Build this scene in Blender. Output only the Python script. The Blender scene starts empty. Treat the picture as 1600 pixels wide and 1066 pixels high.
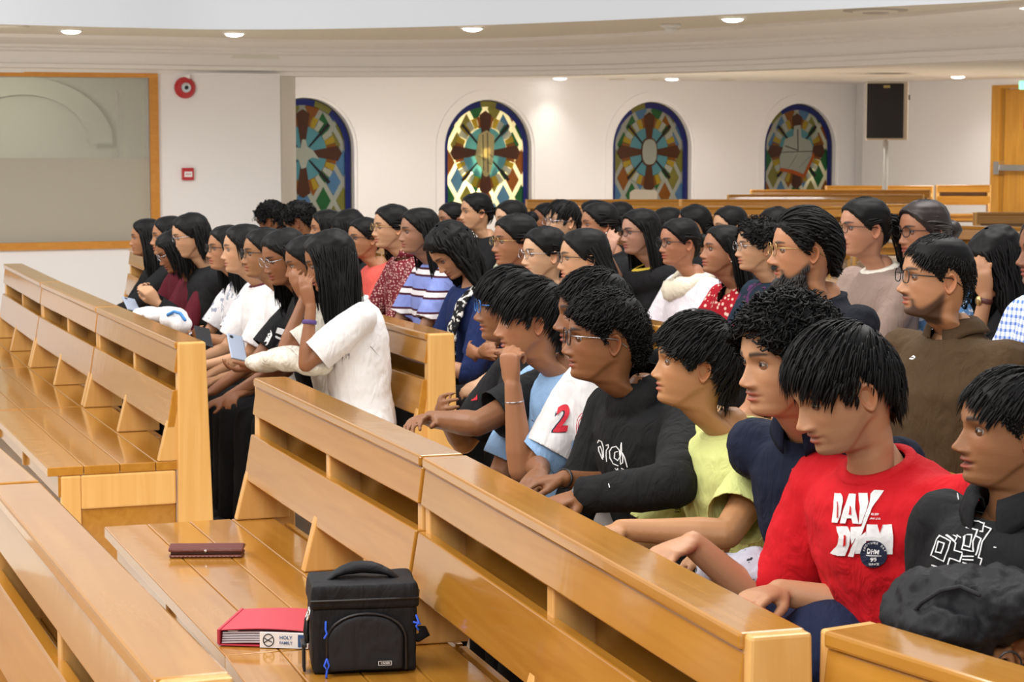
import bpy, bmesh, math, random, numpy as np
from mathutils import Vector, Matrix, Euler, noise
from mathutils.bvhtree import BVHTree
C = bpy.context.scene.collection
PI = math.pi
rnd = random.Random(7)
# ---------------- camera, world, exposure, large lights ----------------
F = 3300.0; CH = 1.70; PITCH = math.atan(318/F)
cam = bpy.data.objects.new('camera', bpy.data.cameras.new('camera')); C.objects.link(cam)
cam.data.sensor_width = 36; cam.data.lens = F/1600*36
cam.location = (0, 0, CH); cam.rotation_euler = (PI/2-PITCH, 0, 0)
cam.data.clip_start = .1; cam.data.clip_end = 200
cam.data.dof.use_dof = True; cam.data.dof.focus_distance = 5.2; cam.data.dof.aperture_fstop = 15
bpy.context.scene.camera = cam
S = bpy.context.scene
S.view_settings.view_transform = 'Standard'; S.view_settings.look = 'None'
S.view_settings.exposure = 0.0; S.view_settings.gamma = 1; S.view_settings.use_curve_mapping = False
W = bpy.data.worlds.new('world'); S.world = W; W.use_nodes = True
W.node_tree.nodes['Background'].inputs[0].default_value = (.95, .97, 1, 1)
W.node_tree.nodes['Background'].inputs[1].default_value = .52
def area(loc, target, sx, sy, power, col=(1, .97, .93)):
    l = bpy.data.lights.new('fill_lamp', 'AREA'); l.shape = 'RECTANGLE'; l.size = sx; l.size_y = sy  # area lamps added to light the room, not visible fixtures
    l.energy = power; l.color = col
    o = bpy.data.objects.new('fill_lamp', l); C.objects.link(o); o.location = loc
    o.rotation_euler = (Vector(target)-Vector(loc)).to_track_quat('-Z', 'Y').to_euler()
area((-3.0, 3.5, 6.0), (0.5, 7, .8), 4, 4, 400)  # large soft lamps standing in for unseen nave ceiling lights
area((2.0, 9, 6.6), (0, 9, .5), 5, 5, 490)
area((-6.5, 9.5, 5.4), (-1, 10, .8), 3.5, 3.5, 330)
area((-.5, -1.0, 3.6), (0.6, 6.0, 1.0), 2.2, 1.6, 140)  # added front fill from above and behind the camera
for ax_, ay_ in ((-1.5, 30), (3, 32), (7.5, 33)): area((ax_, ay_, 2.66), (ax_, ay_+.3, 0), 1.2, 1.2, 140, (1, .97, .92))  # added aisle fill lamps that brighten the back wall
area((-5.6, 15.0, 2.5), (-4.2, 20.5, 1.6), 1.5, 1.0, 45)  # added fill out of view, brightens the left wall and beam

# ---------------- pixel geometry (1600x1066 frame) ----------------
cp, sp = math.cos(PITCH), math.sin(PITCH)
def ray(x, y):
    cx = (x-800)/F; cy = -(y-533)/F
    return Vector((cx, cp+cy*sp, -sp+cy*cp))
def at_y(x, y, Y):
    d = ray(x, y); return Vector((0, 0, CH))+d*(Y/d.y)
def at_h(x, y, h):
    d = ray(x, y); return Vector((0, 0, CH))+d*((h-CH)/d.z)

# ---------------- helpers ----------------
def lin(r, g, b):
    f = lambda c: (c/255/12.92) if c/255 <= .04045 else ((c/255+.055)/1.055)**2.4
    return (f(r), f(g), f(b), 1)
def mesh_obj(name, V, Fc, mat, parent=None, smooth=False, col=None, mats=None):
    me = bpy.data.meshes.new(name)
    me.from_pydata([tuple(v) for v in V] if not isinstance(V, np.ndarray) else V.tolist(), [], Fc if isinstance(Fc, list) else Fc.tolist())
    if smooth: me.polygons.foreach_set('use_smooth', [True]*len(me.polygons))
    if mat: me.materials.append(mat)
    if col is not None:
        a = me.color_attributes.new('Col', 'FLOAT_COLOR', 'POINT'); a.data.foreach_set('color', np.asarray(col, dtype=np.float32).ravel())
    o = bpy.data.objects.new(name, me); C.objects.link(o)
    if parent: o.parent = parent
    return o
def empty(name, loc=(0, 0, 0), rz=0, label=None, cat=None, group=None):
    o = bpy.data.objects.new(name, None); C.objects.link(o); o.location = loc; o.rotation_euler = (0, 0, rz)
    o.empty_display_size = .05
    tag(o, label, cat, group); return o
def tag(o, label=None, cat=None, group=None, kind=None):
    if label: o['label'] = label
    if cat: o['category'] = cat
    if group: o['group'] = group
    if kind: o['kind'] = kind
    return o
class MB:
    def __init__(s): s.V = []; s.F = []
    def add(s, V, Fc):
        n = len(s.V); s.V += [tuple(v) for v in V]; s.F += [tuple(i+n for i in f) for f in Fc]; return s
    def box(s, x0, x1, y0, y1, z0, z1, b=0):
        V = [(x, y, z) for x in (x0, x1) for y in (y0, y1) for z in (z0, z1)]
        return s.add(V, [(0, 1, 3, 2), (4, 6, 7, 5), (0, 4, 5, 1), (2, 3, 7, 6), (0, 2, 6, 4), (1, 5, 7, 3)])
    def prism(s, poly, ax, a0, a1):
        n = len(poly)
        def P(p, a): return (a, p[0], p[1]) if ax == 'x' else (p[0], a, p[1]) if ax == 'y' else (p[0], p[1], a)
        V = [P(p, a0) for p in poly]+[P(p, a1) for p in poly]
        return s.add(V, [tuple(range(n))[::-1], tuple(range(n, 2*n))]+[(i, (i+1) % n, n+(i+1) % n, n+i) for i in range(n)])
    def tube(s, P, R, seg=10, sq=None):
        V, Fc = tube(P, R, seg, sq); return s.add(V, Fc)
    def disc(s, c, r0, r1, h, ax=(0, 0, -1), n=24):
        a = Vector(ax).normalized(); u = a.orthogonal().normalized(); v = a.cross(u); c = Vector(c); P = []
        for r, t in ((r0, 0), (r0, h*.5), (r1, h), (r1*.5, h*1.06)): P += [tuple(c+a*t+(u*math.cos(2*PI*i/n)+v*math.sin(2*PI*i/n))*r) for i in range(n)]
        return s.add(P, [tuple(range(n))[::-1], tuple(range(3*n, 4*n))]+[(k*n+i, k*n+(i+1) % n, (k+1)*n+(i+1) % n, (k+1)*n+i) for k in range(3) for i in range(n)])
    def build(s, name, mat, parent=None, bevel=0, smooth=False, seg=2):
        me = bpy.data.meshes.new(name); me.from_pydata(s.V, [], s.F)
        bm = bmesh.new(); bm.from_mesh(me); bmesh.ops.recalc_face_normals(bm, faces=bm.faces)
        if bevel: bmesh.ops.bevel(bm, geom=[e for e in bm.edges if e.is_manifold and e.calc_face_angle(0) > .4], offset=bevel, segments=seg, affect='EDGES', profile=.5)
        bm.to_mesh(me); bm.free()
        if smooth: me.polygons.foreach_set('use_smooth', [True]*len(me.polygons))
        if mat: me.materials.append(mat)
        o = bpy.data.objects.new(name, me); C.objects.link(o)
        if parent: o.parent = parent
        return o
def npv(a): return np.array(a, dtype=float)
def unit(v): v = npv(v); n = np.linalg.norm(v); return v/n if n > 1e-9 else v
def tube(P, R, seg=10, sq=None, up=(0.13, .21, 1)):
    """closed tapered tube with rounded ends; R radii or (ra, rb) pairs; sq: fixed side vector"""
    P = [npv(p) for p in P]; R = [(r, r) if not hasattr(r, '__len__') else r for r in R]
    V = []; Fc = []; n = len(P); rings = []
    T = [unit(P[min(i+1, n-1)]-P[max(i-1, 0)]) for i in range(n)]
    a = npv(sq) if sq is not None else npv(up)
    if abs(np.dot(unit(a), T[0])) > .95: a = npv((1, .1, 0))
    fr = []
    for i in range(n):
        s_ = a-np.dot(a, T[i])*T[i]; s_ = unit(s_); fr.append((s_, np.cross(T[i], s_)))
        if sq is None: a = s_
    seq = [(P[0]-T[0]*min(R[0])*.85, .45, 0), (P[0]-T[0]*min(R[0])*.5, .82, 0)]+[(P[i], 1, i) for i in range(n)]+[(P[-1]+T[-1]*min(R[-1])*.5, .82, n-1), (P[-1]+T[-1]*min(R[-1])*.85, .45, n-1)]
    for c, k, i in seq:
        A, B = fr[i]
        for j in range(seg):
            t = 2*PI*j/seg; V.append(c+A*math.cos(t)*R[i][0]*k+B*math.sin(t)*R[i][1]*k)
    m = len(seq)
    for i in range(m-1):
        for j in range(seg): Fc.append((i*seg+j, i*seg+(j+1) % seg, (i+1)*seg+(j+1) % seg, (i+1)*seg+j))
    Fc.append(tuple(range(seg))[::-1]); Fc.append(tuple((m-1)*seg+j for j in range(seg)))
    return V, Fc
def ball(c, r, seg=12, rings=8):
    r = (r, r, r) if not hasattr(r, '__len__') else r; V = []; Fc = []
    for i in range(rings+1):
        t = PI*(i+.0)/rings; t = min(max(t, .12), PI-.12)
        for j in range(seg):
            p = 2*PI*j/seg; V.append((c[0]+r[0]*math.sin(t)*math.cos(p), c[1]+r[1]*math.sin(t)*math.sin(p), c[2]+r[2]*math.cos(t)))
    for i in range(rings):
        for j in range(seg): Fc.append((i*seg+j, (i+1)*seg+j, (i+1)*seg+(j+1) % seg, i*seg+(j+1) % seg))
    Fc.append(tuple(range(seg))); Fc.append(tuple(rings*seg+j for j in range(seg))[::-1])
    return V, Fc
_tex = {}
def remesh(mb, voxel, smooth=4, disp=0, dscale=.08, fac=.5):
    me = bpy.data.meshes.new('tmp'); me.from_pydata(mb.V, [], mb.F)
    o = bpy.data.objects.new('tmp', me); C.objects.link(o)
    m = o.modifiers.new('r', 'REMESH'); m.mode = 'VOXEL'; m.voxel_size = voxel; m.use_smooth_shade = True
    if smooth: m = o.modifiers.new('s', 'SMOOTH'); m.iterations = smooth; m.factor = fac
    if disp:
        k = round(dscale, 3)
        if k not in _tex:
            t = bpy.data.textures.new('clouds', 'CLOUDS'); t.noise_scale = dscale; t.noise_depth = 2; _tex[k] = t
        m = o.modifiers.new('d', 'DISPLACE'); m.texture = _tex[k]; m.strength = disp; m.mid_level = .5
        m.texture_coords = 'LOCAL'
    dg = bpy.context.evaluated_depsgraph_get(); e = o.evaluated_get(dg); em = e.to_mesh()
    nv = len(em.vertices); V = np.empty(nv*3, dtype=np.float32); em.vertices.foreach_get('co', V); V = V.reshape(-1, 3)
    nl = len(em.loops); L = np.empty(nl, dtype=np.int32); em.loops.foreach_get('vertex_index', L)
    Fc = L.reshape(-1, 4) if nl == 4*len(em.polygons) else None
    if Fc is None: Fc = [tuple(p.vertices) for p in em.polygons]
    e.to_mesh_clear(); bpy.data.objects.remove(o); bpy.data.meshes.remove(me)
    return V.astype(float), Fc
def trim(V, Fc, drop, c, n):
    """open a hem: remove faces fully inside the dropped region, slide the rest of it onto the plane (c, n)"""
    Fc = np.asarray(Fc); f = ~drop[Fc].all(axis=1); Fc = Fc[f]; used = np.unique(Fc); mv = np.zeros(len(V), bool); mv[used] = True; mv &= drop
    V = V.copy(); V[mv] -= np.outer((V[mv]-c)@n, n); idx = -np.ones(len(V), dtype=int); idx[used] = np.arange(len(used)); return V[used], idx[Fc]
def cut(V, Fc, keep):
    """drop vertices where keep is False, with their faces"""
    Fc = np.asarray(Fc); ok = keep[Fc].all(axis=1); Fc = Fc[ok]
    idx = -np.ones(len(V), dtype=int); used = np.unique(Fc); idx[used] = np.arange(len(used))
    return V[used], idx[Fc]
def sstep(x, a, b):
    t = np.clip((x-a)/(b-a), 0, 1); return t*t*(3-2*t)

# ---------------- materials ----------------
def new_mat(name):
    m = bpy.data.materials.new(name); m.use_nodes = True; nt = m.node_tree
    return m, nt, nt.nodes['Principled BSDF']
def N(nt, t, **kw):
    n = nt.nodes.new(t)
    for k, v in kw.items():
        if k in n.inputs.keys(): n.inputs[k].default_value = v
        else: setattr(n, k, v)
    return n
def plain(name, col, rough=.6, metal=0, spec=.5, coat=0, bump=0, bscale=200, emit=0):
    m, nt, b = new_mat(name); b.inputs['Base Color'].default_value = col; b.inputs['Roughness'].default_value = rough
    b.inputs['Metallic'].default_value = metal; b.inputs['Specular IOR Level'].default_value = spec; b.inputs['Coat Weight'].default_value = coat
    if emit: b.inputs['Emission Color'].default_value = col; b.inputs['Emission Strength'].default_value = emit
    if bump:
        tc = N(nt, 'ShaderNodeTexCoord'); nz = N(nt, 'ShaderNodeTexNoise', Scale=bscale); nz.inputs['Detail'].default_value = 4
        bp = N(nt, 'ShaderNodeBump', Strength=bump, Distance=.01)
        nt.links.new(tc.outputs['Object'], nz.inputs['Vector']); nt.links.new(nz.outputs[0], bp.inputs['Height']); nt.links.new(bp.outputs[0], b.inputs['Normal'])
    return m
def wood(name, c1, c2, rough=.16, coat=.6, scale=1.0, axis=0):
    m, nt, b = new_mat(name); tc = N(nt, 'ShaderNodeTexCoord'); mp = N(nt, 'ShaderNodeMapping')
    sc = [14*scale]*3; sc[axis] = .9*scale; mp.inputs['Scale'].default_value = sc
    oi = N(nt, 'ShaderNodeObjectInfo'); ad = N(nt, 'ShaderNodeVectorMath', operation='ADD')
    nz = N(nt, 'ShaderNodeTexNoise', Scale=1.6); nz.inputs['Detail'].default_value = 6; nz.inputs['Distortion'].default_value = 1.2
    n2 = N(nt, 'ShaderNodeTexNoise', Scale=5); n2.inputs['Detail'].default_value = 3
    cr = N(nt, 'ShaderNodeMix', data_type='RGBA'); cr.inputs[6].default_value = c1; cr.inputs[7].default_value = c2
    l = nt.links; l.new(tc.outputs['Object'], ad.inputs[0]); 
    mul = N(nt, 'ShaderNodeMath', operation='MULTIPLY'); mul.inputs[1].default_value = 37; l.new(oi.outputs['Random'], mul.inputs[0])
    l.new(mul.outputs[0], ad.inputs[1]); l.new(ad.outputs[0], mp.inputs[0]); l.new(mp.outputs[0], nz.inputs['Vector']); l.new(mp.outputs[0], n2.inputs['Vector'])
    rp = N(nt, 'ShaderNodeMapRange'); rp.inputs[1].default_value = .3; rp.inputs[2].default_value = .75
    l.new(nz.outputs[0], rp.inputs[0]); l.new(rp.outputs[0], cr.inputs[0])
    hv = N(nt, 'ShaderNodeHueSaturation'); mr = N(nt, 'ShaderNodeMapRange'); mr.inputs[3].default_value = .93; mr.inputs[4].default_value = 1.06
    l.new(oi.outputs['Random'], mr.inputs[0]); l.new(mr.outputs[0], hv.inputs['Value']); l.new(cr.outputs[2], hv.inputs['Color'])
    l.new(hv.outputs[0], b.inputs['Base Color'])
    b.inputs['Roughness'].default_value = rough; b.inputs['Specular IOR Level'].default_value = .35; b.inputs['Coat Weight'].default_value = coat; b.inputs['Coat Roughness'].default_value = .07
    n3 = N(nt, 'ShaderNodeTexNoise', Scale=9); l.new(tc.outputs['Object'], n3.inputs['Vector'])
    bp = N(nt, 'ShaderNodeBump', Strength=.12, Distance=.004); l.new(n3.outputs[0], bp.inputs['Height']); l.new(bp.outputs[0], b.inputs['Normal']); l.new(bp.outputs[0], b.inputs['Coat Normal'])
    return m
M = {}
M['wood'] = wood('honey_wood', lin(187, 132, 52), lin(170, 114, 38), rough=.17, coat=.6)
M['wood_end'] = wood('pale_wood', lin(226, 178, 108), lin(213, 160, 88), rough=.3, coat=.2, axis=2)
M['wood_door'] = wood('door_wood', lin(214, 158, 66), lin(188, 130, 48), rough=.35, coat=.1, axis=2, scale=.7)
M['wood_frame'] = wood('frame_wood', lin(216, 150, 66), lin(203, 134, 54), rough=.35, coat=.15)
M['wall'] = plain('white_paint', lin(243, 240, 240), .55, bump=.03, bscale=60)
M['wall_warm'] = plain('cream_paint', lin(238, 234, 226), .5, bump=.03, bscale=60)
M['ceiling'] = plain('ceiling_paint', lin(240, 235, 230), .8)
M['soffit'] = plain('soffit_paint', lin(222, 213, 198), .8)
M['lead'] = plain('lead', lin(60, 58, 55), .5)
M['black_metal'] = plain('black_metal', (.012, .012, .013, 1), .4)
M['chrome'] = plain('chrome', (.7, .7, .7, 1), .25, 1)
M['black_plastic'] = plain('black_plastic', (.012, .012, .014, 1), .35)
M['hair'] = plain('black_hair', (.0065, .006, .006, 1), .5, spec=.16)
M['hair_brown'] = plain('brown_black_hair', (.02, .012, .010, 1), .42, spec=.45)
M['hair_grey'] = plain('greying_hair', (.045, .04, .038, 1), .6)
def attr_mat(name, rough, sss=0, spec=.4, bump=0):
    m, nt, b = new_mat(name); a = N(nt, 'ShaderNodeVertexColor'); a.layer_name = 'Col'
    nt.links.new(a.outputs[0], b.inputs['Base Color']); b.inputs['Roughness'].default_value = rough; b.inputs['Specular IOR Level'].default_value = spec
    if bump:
        tc = N(nt, 'ShaderNodeTexCoord'); nz = N(nt, 'ShaderNodeTexNoise', Scale=260); bp = N(nt, 'ShaderNodeBump', Strength=bump, Distance=.002)
        nt.links.new(tc.outputs['Object'], nz.inputs['Vector']); nt.links.new(nz.outputs[0], bp.inputs['Height']); nt.links.new(bp.outputs[0], b.inputs['Normal'])
    if sss:
        b.inputs['Subsurface Weight'].default_value = sss; b.inputs['Subsurface Radius'].default_value = (1, .35, .2); b.inputs['Subsurface Scale'].default_value = .006
    return m
M['skin'] = attr_mat('skin', .47, sss=.0, spec=.35, bump=.15)
M['eye'] = attr_mat('eye', .12, spec=.6)
def lens_mat():
    m, nt, b = new_mat('lens_glass'); tr = N(nt, 'ShaderNodeBsdfTransparent'); tr.inputs[0].default_value = (.93, .94, .95, 1); gl = N(nt, 'ShaderNodeBsdfGlossy', Roughness=.02)
    fr = N(nt, 'ShaderNodeFresnel', IOR=1.5); mx = N(nt, 'ShaderNodeMixShader')
    mx.inputs[0].default_value = .07; nt.links.new(tr.outputs[0], mx.inputs[1]); nt.links.new(gl.outputs[0], mx.inputs[2])
    nt.links.new(mx.outputs[0], nt.nodes['Material Output'].inputs[0]); return m
M['lens'] = lens_mat()
def cloth(name, col, col2=None, pat=None, scale=20, rough=.85, bump=.35, thr=.5, stops=None, axis=2, sheen=0):
    """fabric: soft fold relief; optional printed pattern (dots, blotch, stripes, check)"""
    m, nt, b = new_mat(name); l = nt.links; tc = N(nt, 'ShaderNodeTexCoord')
    b.inputs['Roughness'].default_value = rough; b.inputs['Specular IOR Level'].default_value = .2
    nz = N(nt, 'ShaderNodeTexNoise', Scale=9); nz.inputs['Detail'].default_value = 3; nz.inputs['Distortion'].default_value = 1.5
    mp = N(nt, 'ShaderNodeMapping'); mp.inputs['Scale'].default_value = (1.8, 1.8, .8); mp.inputs['Rotation'].default_value = (.3, .5, 0)
    l.new(tc.outputs['Object'], mp.inputs[0]); l.new(mp.outputs[0], nz.inputs['Vector'])
    bp = N(nt, 'ShaderNodeBump', Strength=bump, Distance=.03); l.new(nz.outputs[0], bp.inputs['Height'])
    n2 = N(nt, 'ShaderNodeTexNoise', Scale=700); b2 = N(nt, 'ShaderNodeBump', Strength=.15, Distance=.001)
    l.new(tc.outputs['Object'], n2.inputs['Vector']); l.new(n2.outputs[0], b2.inputs['Height']); l.new(bp.outputs[0], b2.inputs['Normal']); l.new(b2.outputs[0], b.inputs['Normal'])
    b.inputs['Base Color'].default_value = col
    if pat in ('dots', 'blotch'):
        if pat == 'dots':
            t = N(nt, 'ShaderNodeTexVoronoi', Scale=scale); t.inputs['Randomness'].default_value = .55; out = t.outputs['Distance']
            cmpn = N(nt, 'ShaderNodeMath', operation='LESS_THAN')
        else:
            t = N(nt, 'ShaderNodeTexNoise', Scale=scale); t.inputs['Detail'].default_value = 3; out = t.outputs[0]
            cmpn = N(nt, 'ShaderNodeMath', operation='GREATER_THAN')
        cmpn.inputs[1].default_value = thr
        l.new(tc.outputs['Object'], t.inputs['Vector']); l.new(out, cmpn.inputs[0])
        mx = N(nt, 'ShaderNodeMix', data_type='RGBA'); mx.inputs[6].default_value = col; mx.inputs[7].default_value = col2
        l.new(cmpn.outputs[0], mx.inputs[0]); l.new(mx.outputs[2], b.inputs['Base Color'])
    if pat == 'ramp':      # repeated bands along an axis
        sx = N(nt, 'ShaderNodeSeparateXYZ'); l.new(tc.outputs['Object'], sx.inputs[0])
        mu = N(nt, 'ShaderNodeMath', operation='MULTIPLY'); mu.inputs[1].default_value = scale; l.new(sx.outputs[axis], mu.inputs[0])
        fr = N(nt, 'ShaderNodeMath', operation='FRACT'); l.new(mu.outputs[0], fr.inputs[0])
        cr = N(nt, 'ShaderNodeValToRGB'); cr.color_ramp.interpolation = 'CONSTANT'; e = cr.color_ramp.elements
        e[0].position = 0; e[0].color = stops[0][1]; e[1].position = stops[1][0]; e[1].color = stops[1][1]
        for p, c in stops[2:]: k = e.new(p); k.color = c
        l.new(fr.outputs[0], cr.inputs[0]); l.new(cr.outputs[0], b.inputs['Base Color'])
    if pat == 'check':
        sx = N(nt, 'ShaderNodeSeparateXYZ'); l.new(tc.outputs['Object'], sx.inputs[0]); outs = []
        ad = N(nt, 'ShaderNodeMath', operation='ADD'); l.new(sx.outputs[0], ad.inputs[0]); l.new(sx.outputs[1], ad.inputs[1])
        for o_ in (ad.outputs[0], sx.outputs[2]):
            mu = N(nt, 'ShaderNodeMath', operation='MULTIPLY'); mu.inputs[1].default_value = scale; l.new(o_, mu.inputs[0])
            fr = N(nt, 'ShaderNodeMath', operation='FRACT'); l.new(mu.outputs[0], fr.inputs[0])
            lt = N(nt, 'ShaderNodeMath', operation='LESS_THAN'); lt.inputs[1].default_value = .42; l.new(fr.outputs[0], lt.inputs[0]); outs.append(lt.outputs[0])
        su = N(nt, 'ShaderNodeMath', operation='ADD'); l.new(outs[0], su.inputs[0]); l.new(outs[1], su.inputs[1])
        di = N(nt, 'ShaderNodeMath', operation='MULTIPLY'); di.inputs[1].default_value = .5; l.new(su.outputs[0], di.inputs[0])
        mx = N(nt, 'ShaderNodeMix', data_type='RGBA'); mx.inputs[6].default_value = col; mx.inputs[7].default_value = col2
        l.new(di.outputs[0], mx.inputs[0]); l.new(mx.outputs[2], b.inputs['Base Color'])
    return m
# ---------------- the room ----------------
def struct(o): o['kind'] = 'structure'; return o
struct(MB().box(-16, 18, -4, 46, -.1, 0).build('floor', plain('polished_tile', lin(214, 204, 188), .25)))
ZS = 2.64      # soffit height
def zline(pts, h): return [at_h(x, y, h) for x, y in pts]
def strip(name, A, B, mat):
    """vertical or sloping band between two matching polylines, with thickness from a backing copy"""
    V = [tuple(p) for p in A]+[tuple(p) for p in B]; n = len(A)
    return V, [(i, i+1, n+i+1, n+i) for i in range(n-1)]
def smoothpoly(P, k=6):
    P = [Vector(p) for p in P]; out = []
    for i in range(len(P)-1):
        p0 = P[max(i-1, 0)]; p1 = P[i]; p2 = P[i+1]; p3 = P[min(i+2, len(P)-1)]
        for j in range(k):
            t = j/k; out.append(.5*((2*p1)+(p2-p0)*t+(2*p0-5*p1+4*p2-p3)*t*t+(3*p1-p0-3*p2+p3)*t**3))
    out.append(P[-1]); return out
gal = smoothpoly(zline([(-420, 26), (0, 38), (190, 43), (345, 46), (520, 45), (730, 40), (940, 32), (1150, 22), (1390, 10), (1600, -1), (2000, -32)], ZS))
mb = MB(); n = len(gal); up = Vector((0, 0, 3.2))
back = [p+Vector((p.x*.012, p.y*.012, 0)) for p in gal]
V = [tuple(p) for p in gal]+[tuple(p+up) for p in gal]+[tuple(p) for p in back]+[tuple(p+up) for p in back]
mb.add(V, [(i, i+1, n+i+1, n+i) for i in range(n-1)]+[(2*n+i, 2*n+i+1, 3*n+i+1, 3*n+i) for i in range(n-1)])
struct(mb.build('wall_gallery', plain('cool_white_paint', lin(206, 210, 216), .6), smooth=True))
# moulding beam : stepped profile following the beam line
ZB = 2.33
beam = smoothpoly(zline([(-420, 108), (0, 113), (220, 115.6), (440, 118.5), (650, 119), (870, 117), (1040, 113), (1200, 108), (1400, 100), (1600, 91), (1950, 72)], ZB))
def off(P, d):
    out = []
    for i, p in enumerate(P):
        t = (P[min(i+1, len(P)-1)]-P[max(i-1, 0)]); t.z = 0; t.normalize(); out.append(p+Vector((t.y, -t.x, 0))*d)   # towards the camera
    return out
prof = [(1.35, ZS), (1.35, ZS-.03), (.27, ZS-.045), (.27, ZS-.07), (.17, ZS-.08), (.17, ZS-.095), (.06, ZS-.11), (.05, ZB+.095), (.075, ZB+.085), (.075, ZB+.05), (.0, ZB+.04), (.0, ZB), (-.32, ZB), (-.32, ZS)]
V = []; Fc = []; nb = len(beam)
for d, z in prof: V += [(q.x, q.y, z) for q in off(beam, d)]
for k in range(len(prof)-1): Fc += [(k*nb+i, k*nb+i+1, (k+1)*nb+i+1, (k+1)*nb+i) for i in range(nb-1)]
struct(MB().add(V, Fc).build('trim_1', M['ceiling']))
# soffit between gallery edge and beam
bo = off(beam, 1.3)
V = [(p.x, p.y, ZS) for p in gal]+[(p.x, p.y, ZS+.0) for p in bo]+[(p.x, p.y, ZS+.12) for p in gal]+[(p.x, p.y, ZS+.12) for p in bo]
struct(MB().add(V, [(i, n+i, n+i+1, i+1) for i in range(n-1)]+[(2*n+i, 3*n+i, 3*n+i+1, 2*n+i+1) for i in range(n-1)]).build('ceiling', M['soffit']))
# aisle ceiling behind the beam
struct(MB().box(-14, 18, 21.0, 46, 2.69, 2.8).build('ceiling_aisle', M['ceiling']))
def at_z(px, Y): return Vector(((px-800)/F*Y*1.0, Y))     # plan position from column and depth
def plank(mb, a, b, z0, z1, t0, t1):
    """slab standing along the plan line a-b, from depth t0 to t1 behind it (away from camera)"""
    d = (b-a).normalized(); nrm = Vector((-d.y, d.x))
    V = [(p.x, p.y, z) for z in (z0, z1) for p in (a+nrm*t0, b+nrm*t0, b+nrm*t1, a+nrm*t1)]
    mb.add(V, [(0, 1, 2, 3), (4, 7, 6, 5), (0, 4, 5, 1), (1, 5, 6, 2), (2, 6, 7, 3), (3, 7, 4, 0)])
# left wall with the big interior window
LA = at_z(0, 20.66); LB = at_z(440, 21.74); ld = (LB-LA).normalized(); ln = Vector((-ld.y, ld.x))
LA0 = LA-ld*3.2
def onleft(px):      # arclength on the left wall for a picture column
    r = (px-800)/F; t = (r*LA.y-LA.x)/(ld.x-r*ld.y); return t
def hgt(py, Y): return CH-(py-215)/F*Y
tr = onleft(236); tl = -2.6; GT = hgt(121, 20.8); GB = hgt(378, 20.8)
mb = MB()
plank(mb, LA+ld*(tr), LB, 0, ZB+.02, 0, .25); plank(mb, LA0, LA+ld*tl, 0, ZB+.02, 0, .25)
plank(mb, LA+ld*tl, LA+ld*tr, 0, GB, 0, .25); plank(mb, LA+ld*tl, LA+ld*tr, GT, ZB+.02, 0, .25)
struct(mb.build('wall_left', M['wall']))
fw = .088
wl = struct(empty('window_5', (0, 0, 0)))
for nm, a, b, z0, z1 in (('frame_rail', tl-fw, tr+fw, GT, GT+.045), ('frame_rail', tl-fw, tr+fw, GB-.075, GB), ('frame_stile', tr, tr+fw, GB, GT), ('frame_stile', tl-fw, tl, GB, GT)):
    mb = MB(); plank(mb, LA+ld*a, LA+ld*b, z0, z1, -.04, .03); mb.build(nm, M['wood_frame'], wl)
GM = hgt(247, 20.9)
m, nt, b = new_mat('clear_pane'); b.inputs['Base Color'].default_value = lin(242, 242, 236); b.inputs['Transmission Weight'].default_value = .85; b.inputs['Roughness'].default_value = .02; b.inputs['IOR'].default_value = 1.12; M['clear'] = m
M['frost'] = plain('frosted_film', lin(178, 172, 156), .35)
mb = MB(); plank(mb, LA+ld*tl, LA+ld*tr, GM, GT, .05, .056); mb.build('glass_pane', M['clear'], wl)
mb = MB(); plank(mb, LA+ld*tl, LA+ld*tr, GB, GM, .045, .06); mb.build('frosted_pane', M['frost'], wl)
# room behind the glass
M['olive'] = plain('dim_cream_paint', lin(224, 222, 208), .7)
mb = MB(); plank(mb, LA0-ld*2+ln*2.6, LA+ld*2.1+ln*2.6, 0, 2.6, 0, .1); mb.prism([(p.x, p.y) for p in (LA0, LB, LB+ln*2.6, LA0+ln*2.6)], 'z', 2.5, 2.55)
struct(mb.build('wall_back_room', M['olive']))
area((-5.2, 21.9, 2.3), (-5.2, 23.5, 1.4), .8, .3, 9, (1, .97, .86))  # lamp added to brighten the room behind the glass
mb = MB(); ac = LA+ld*(onleft(110)-.02)+ln*2.5; nseg = 18; V = []
for i in range(nseg+1):
    t = PI*i/nseg
    for r in (.72, .98):
        p = ac+ld*(-math.cos(t)*r); V.append((p.x, p.y, hgt(225, 23.5)+math.sin(t)*r*.75))
Fq = [(2*i, 2*i+1, 2*i+3, 2*i+2) for i in range(nseg)]; mb.add(V, Fq)
nV = [(v[0]+ln.x*.1, v[1]+ln.y*.1, v[2]) for v in V]; mb.add(nV, Fq)
struct(mb.build('trim_2', plain('arch_moulding', lin(219, 217, 203), .7)))
mb = MB(); plank(mb, LA+ld*(onleft(206)-.02)+ln*.5, LA+ld*(onleft(206)+.03)+ln*.5, hgt(247, 21), hgt(140, 21), 0, .03)  # reflection of a white pipe in the glass, built as a pale rod
tag(mb.build('pipe_reflection', M['wall_warm']), 'pale pipe reflection modelled as a thin rod behind the big interior window glass', 'rod')
# return face of the wall end
mb = MB(); a = LB; b_ = Vector((LB.x+.0, LB.y+1.55)); V = [(a.x-.3, a.y+.22), (a.x, a.y+.1), (b_.x, b_.y), (b_.x-.3, b_.y)]
mb.prism(V, 'z', 0, 2.6); struct(mb.build('wall_left_end', M['wall_warm']))
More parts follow.
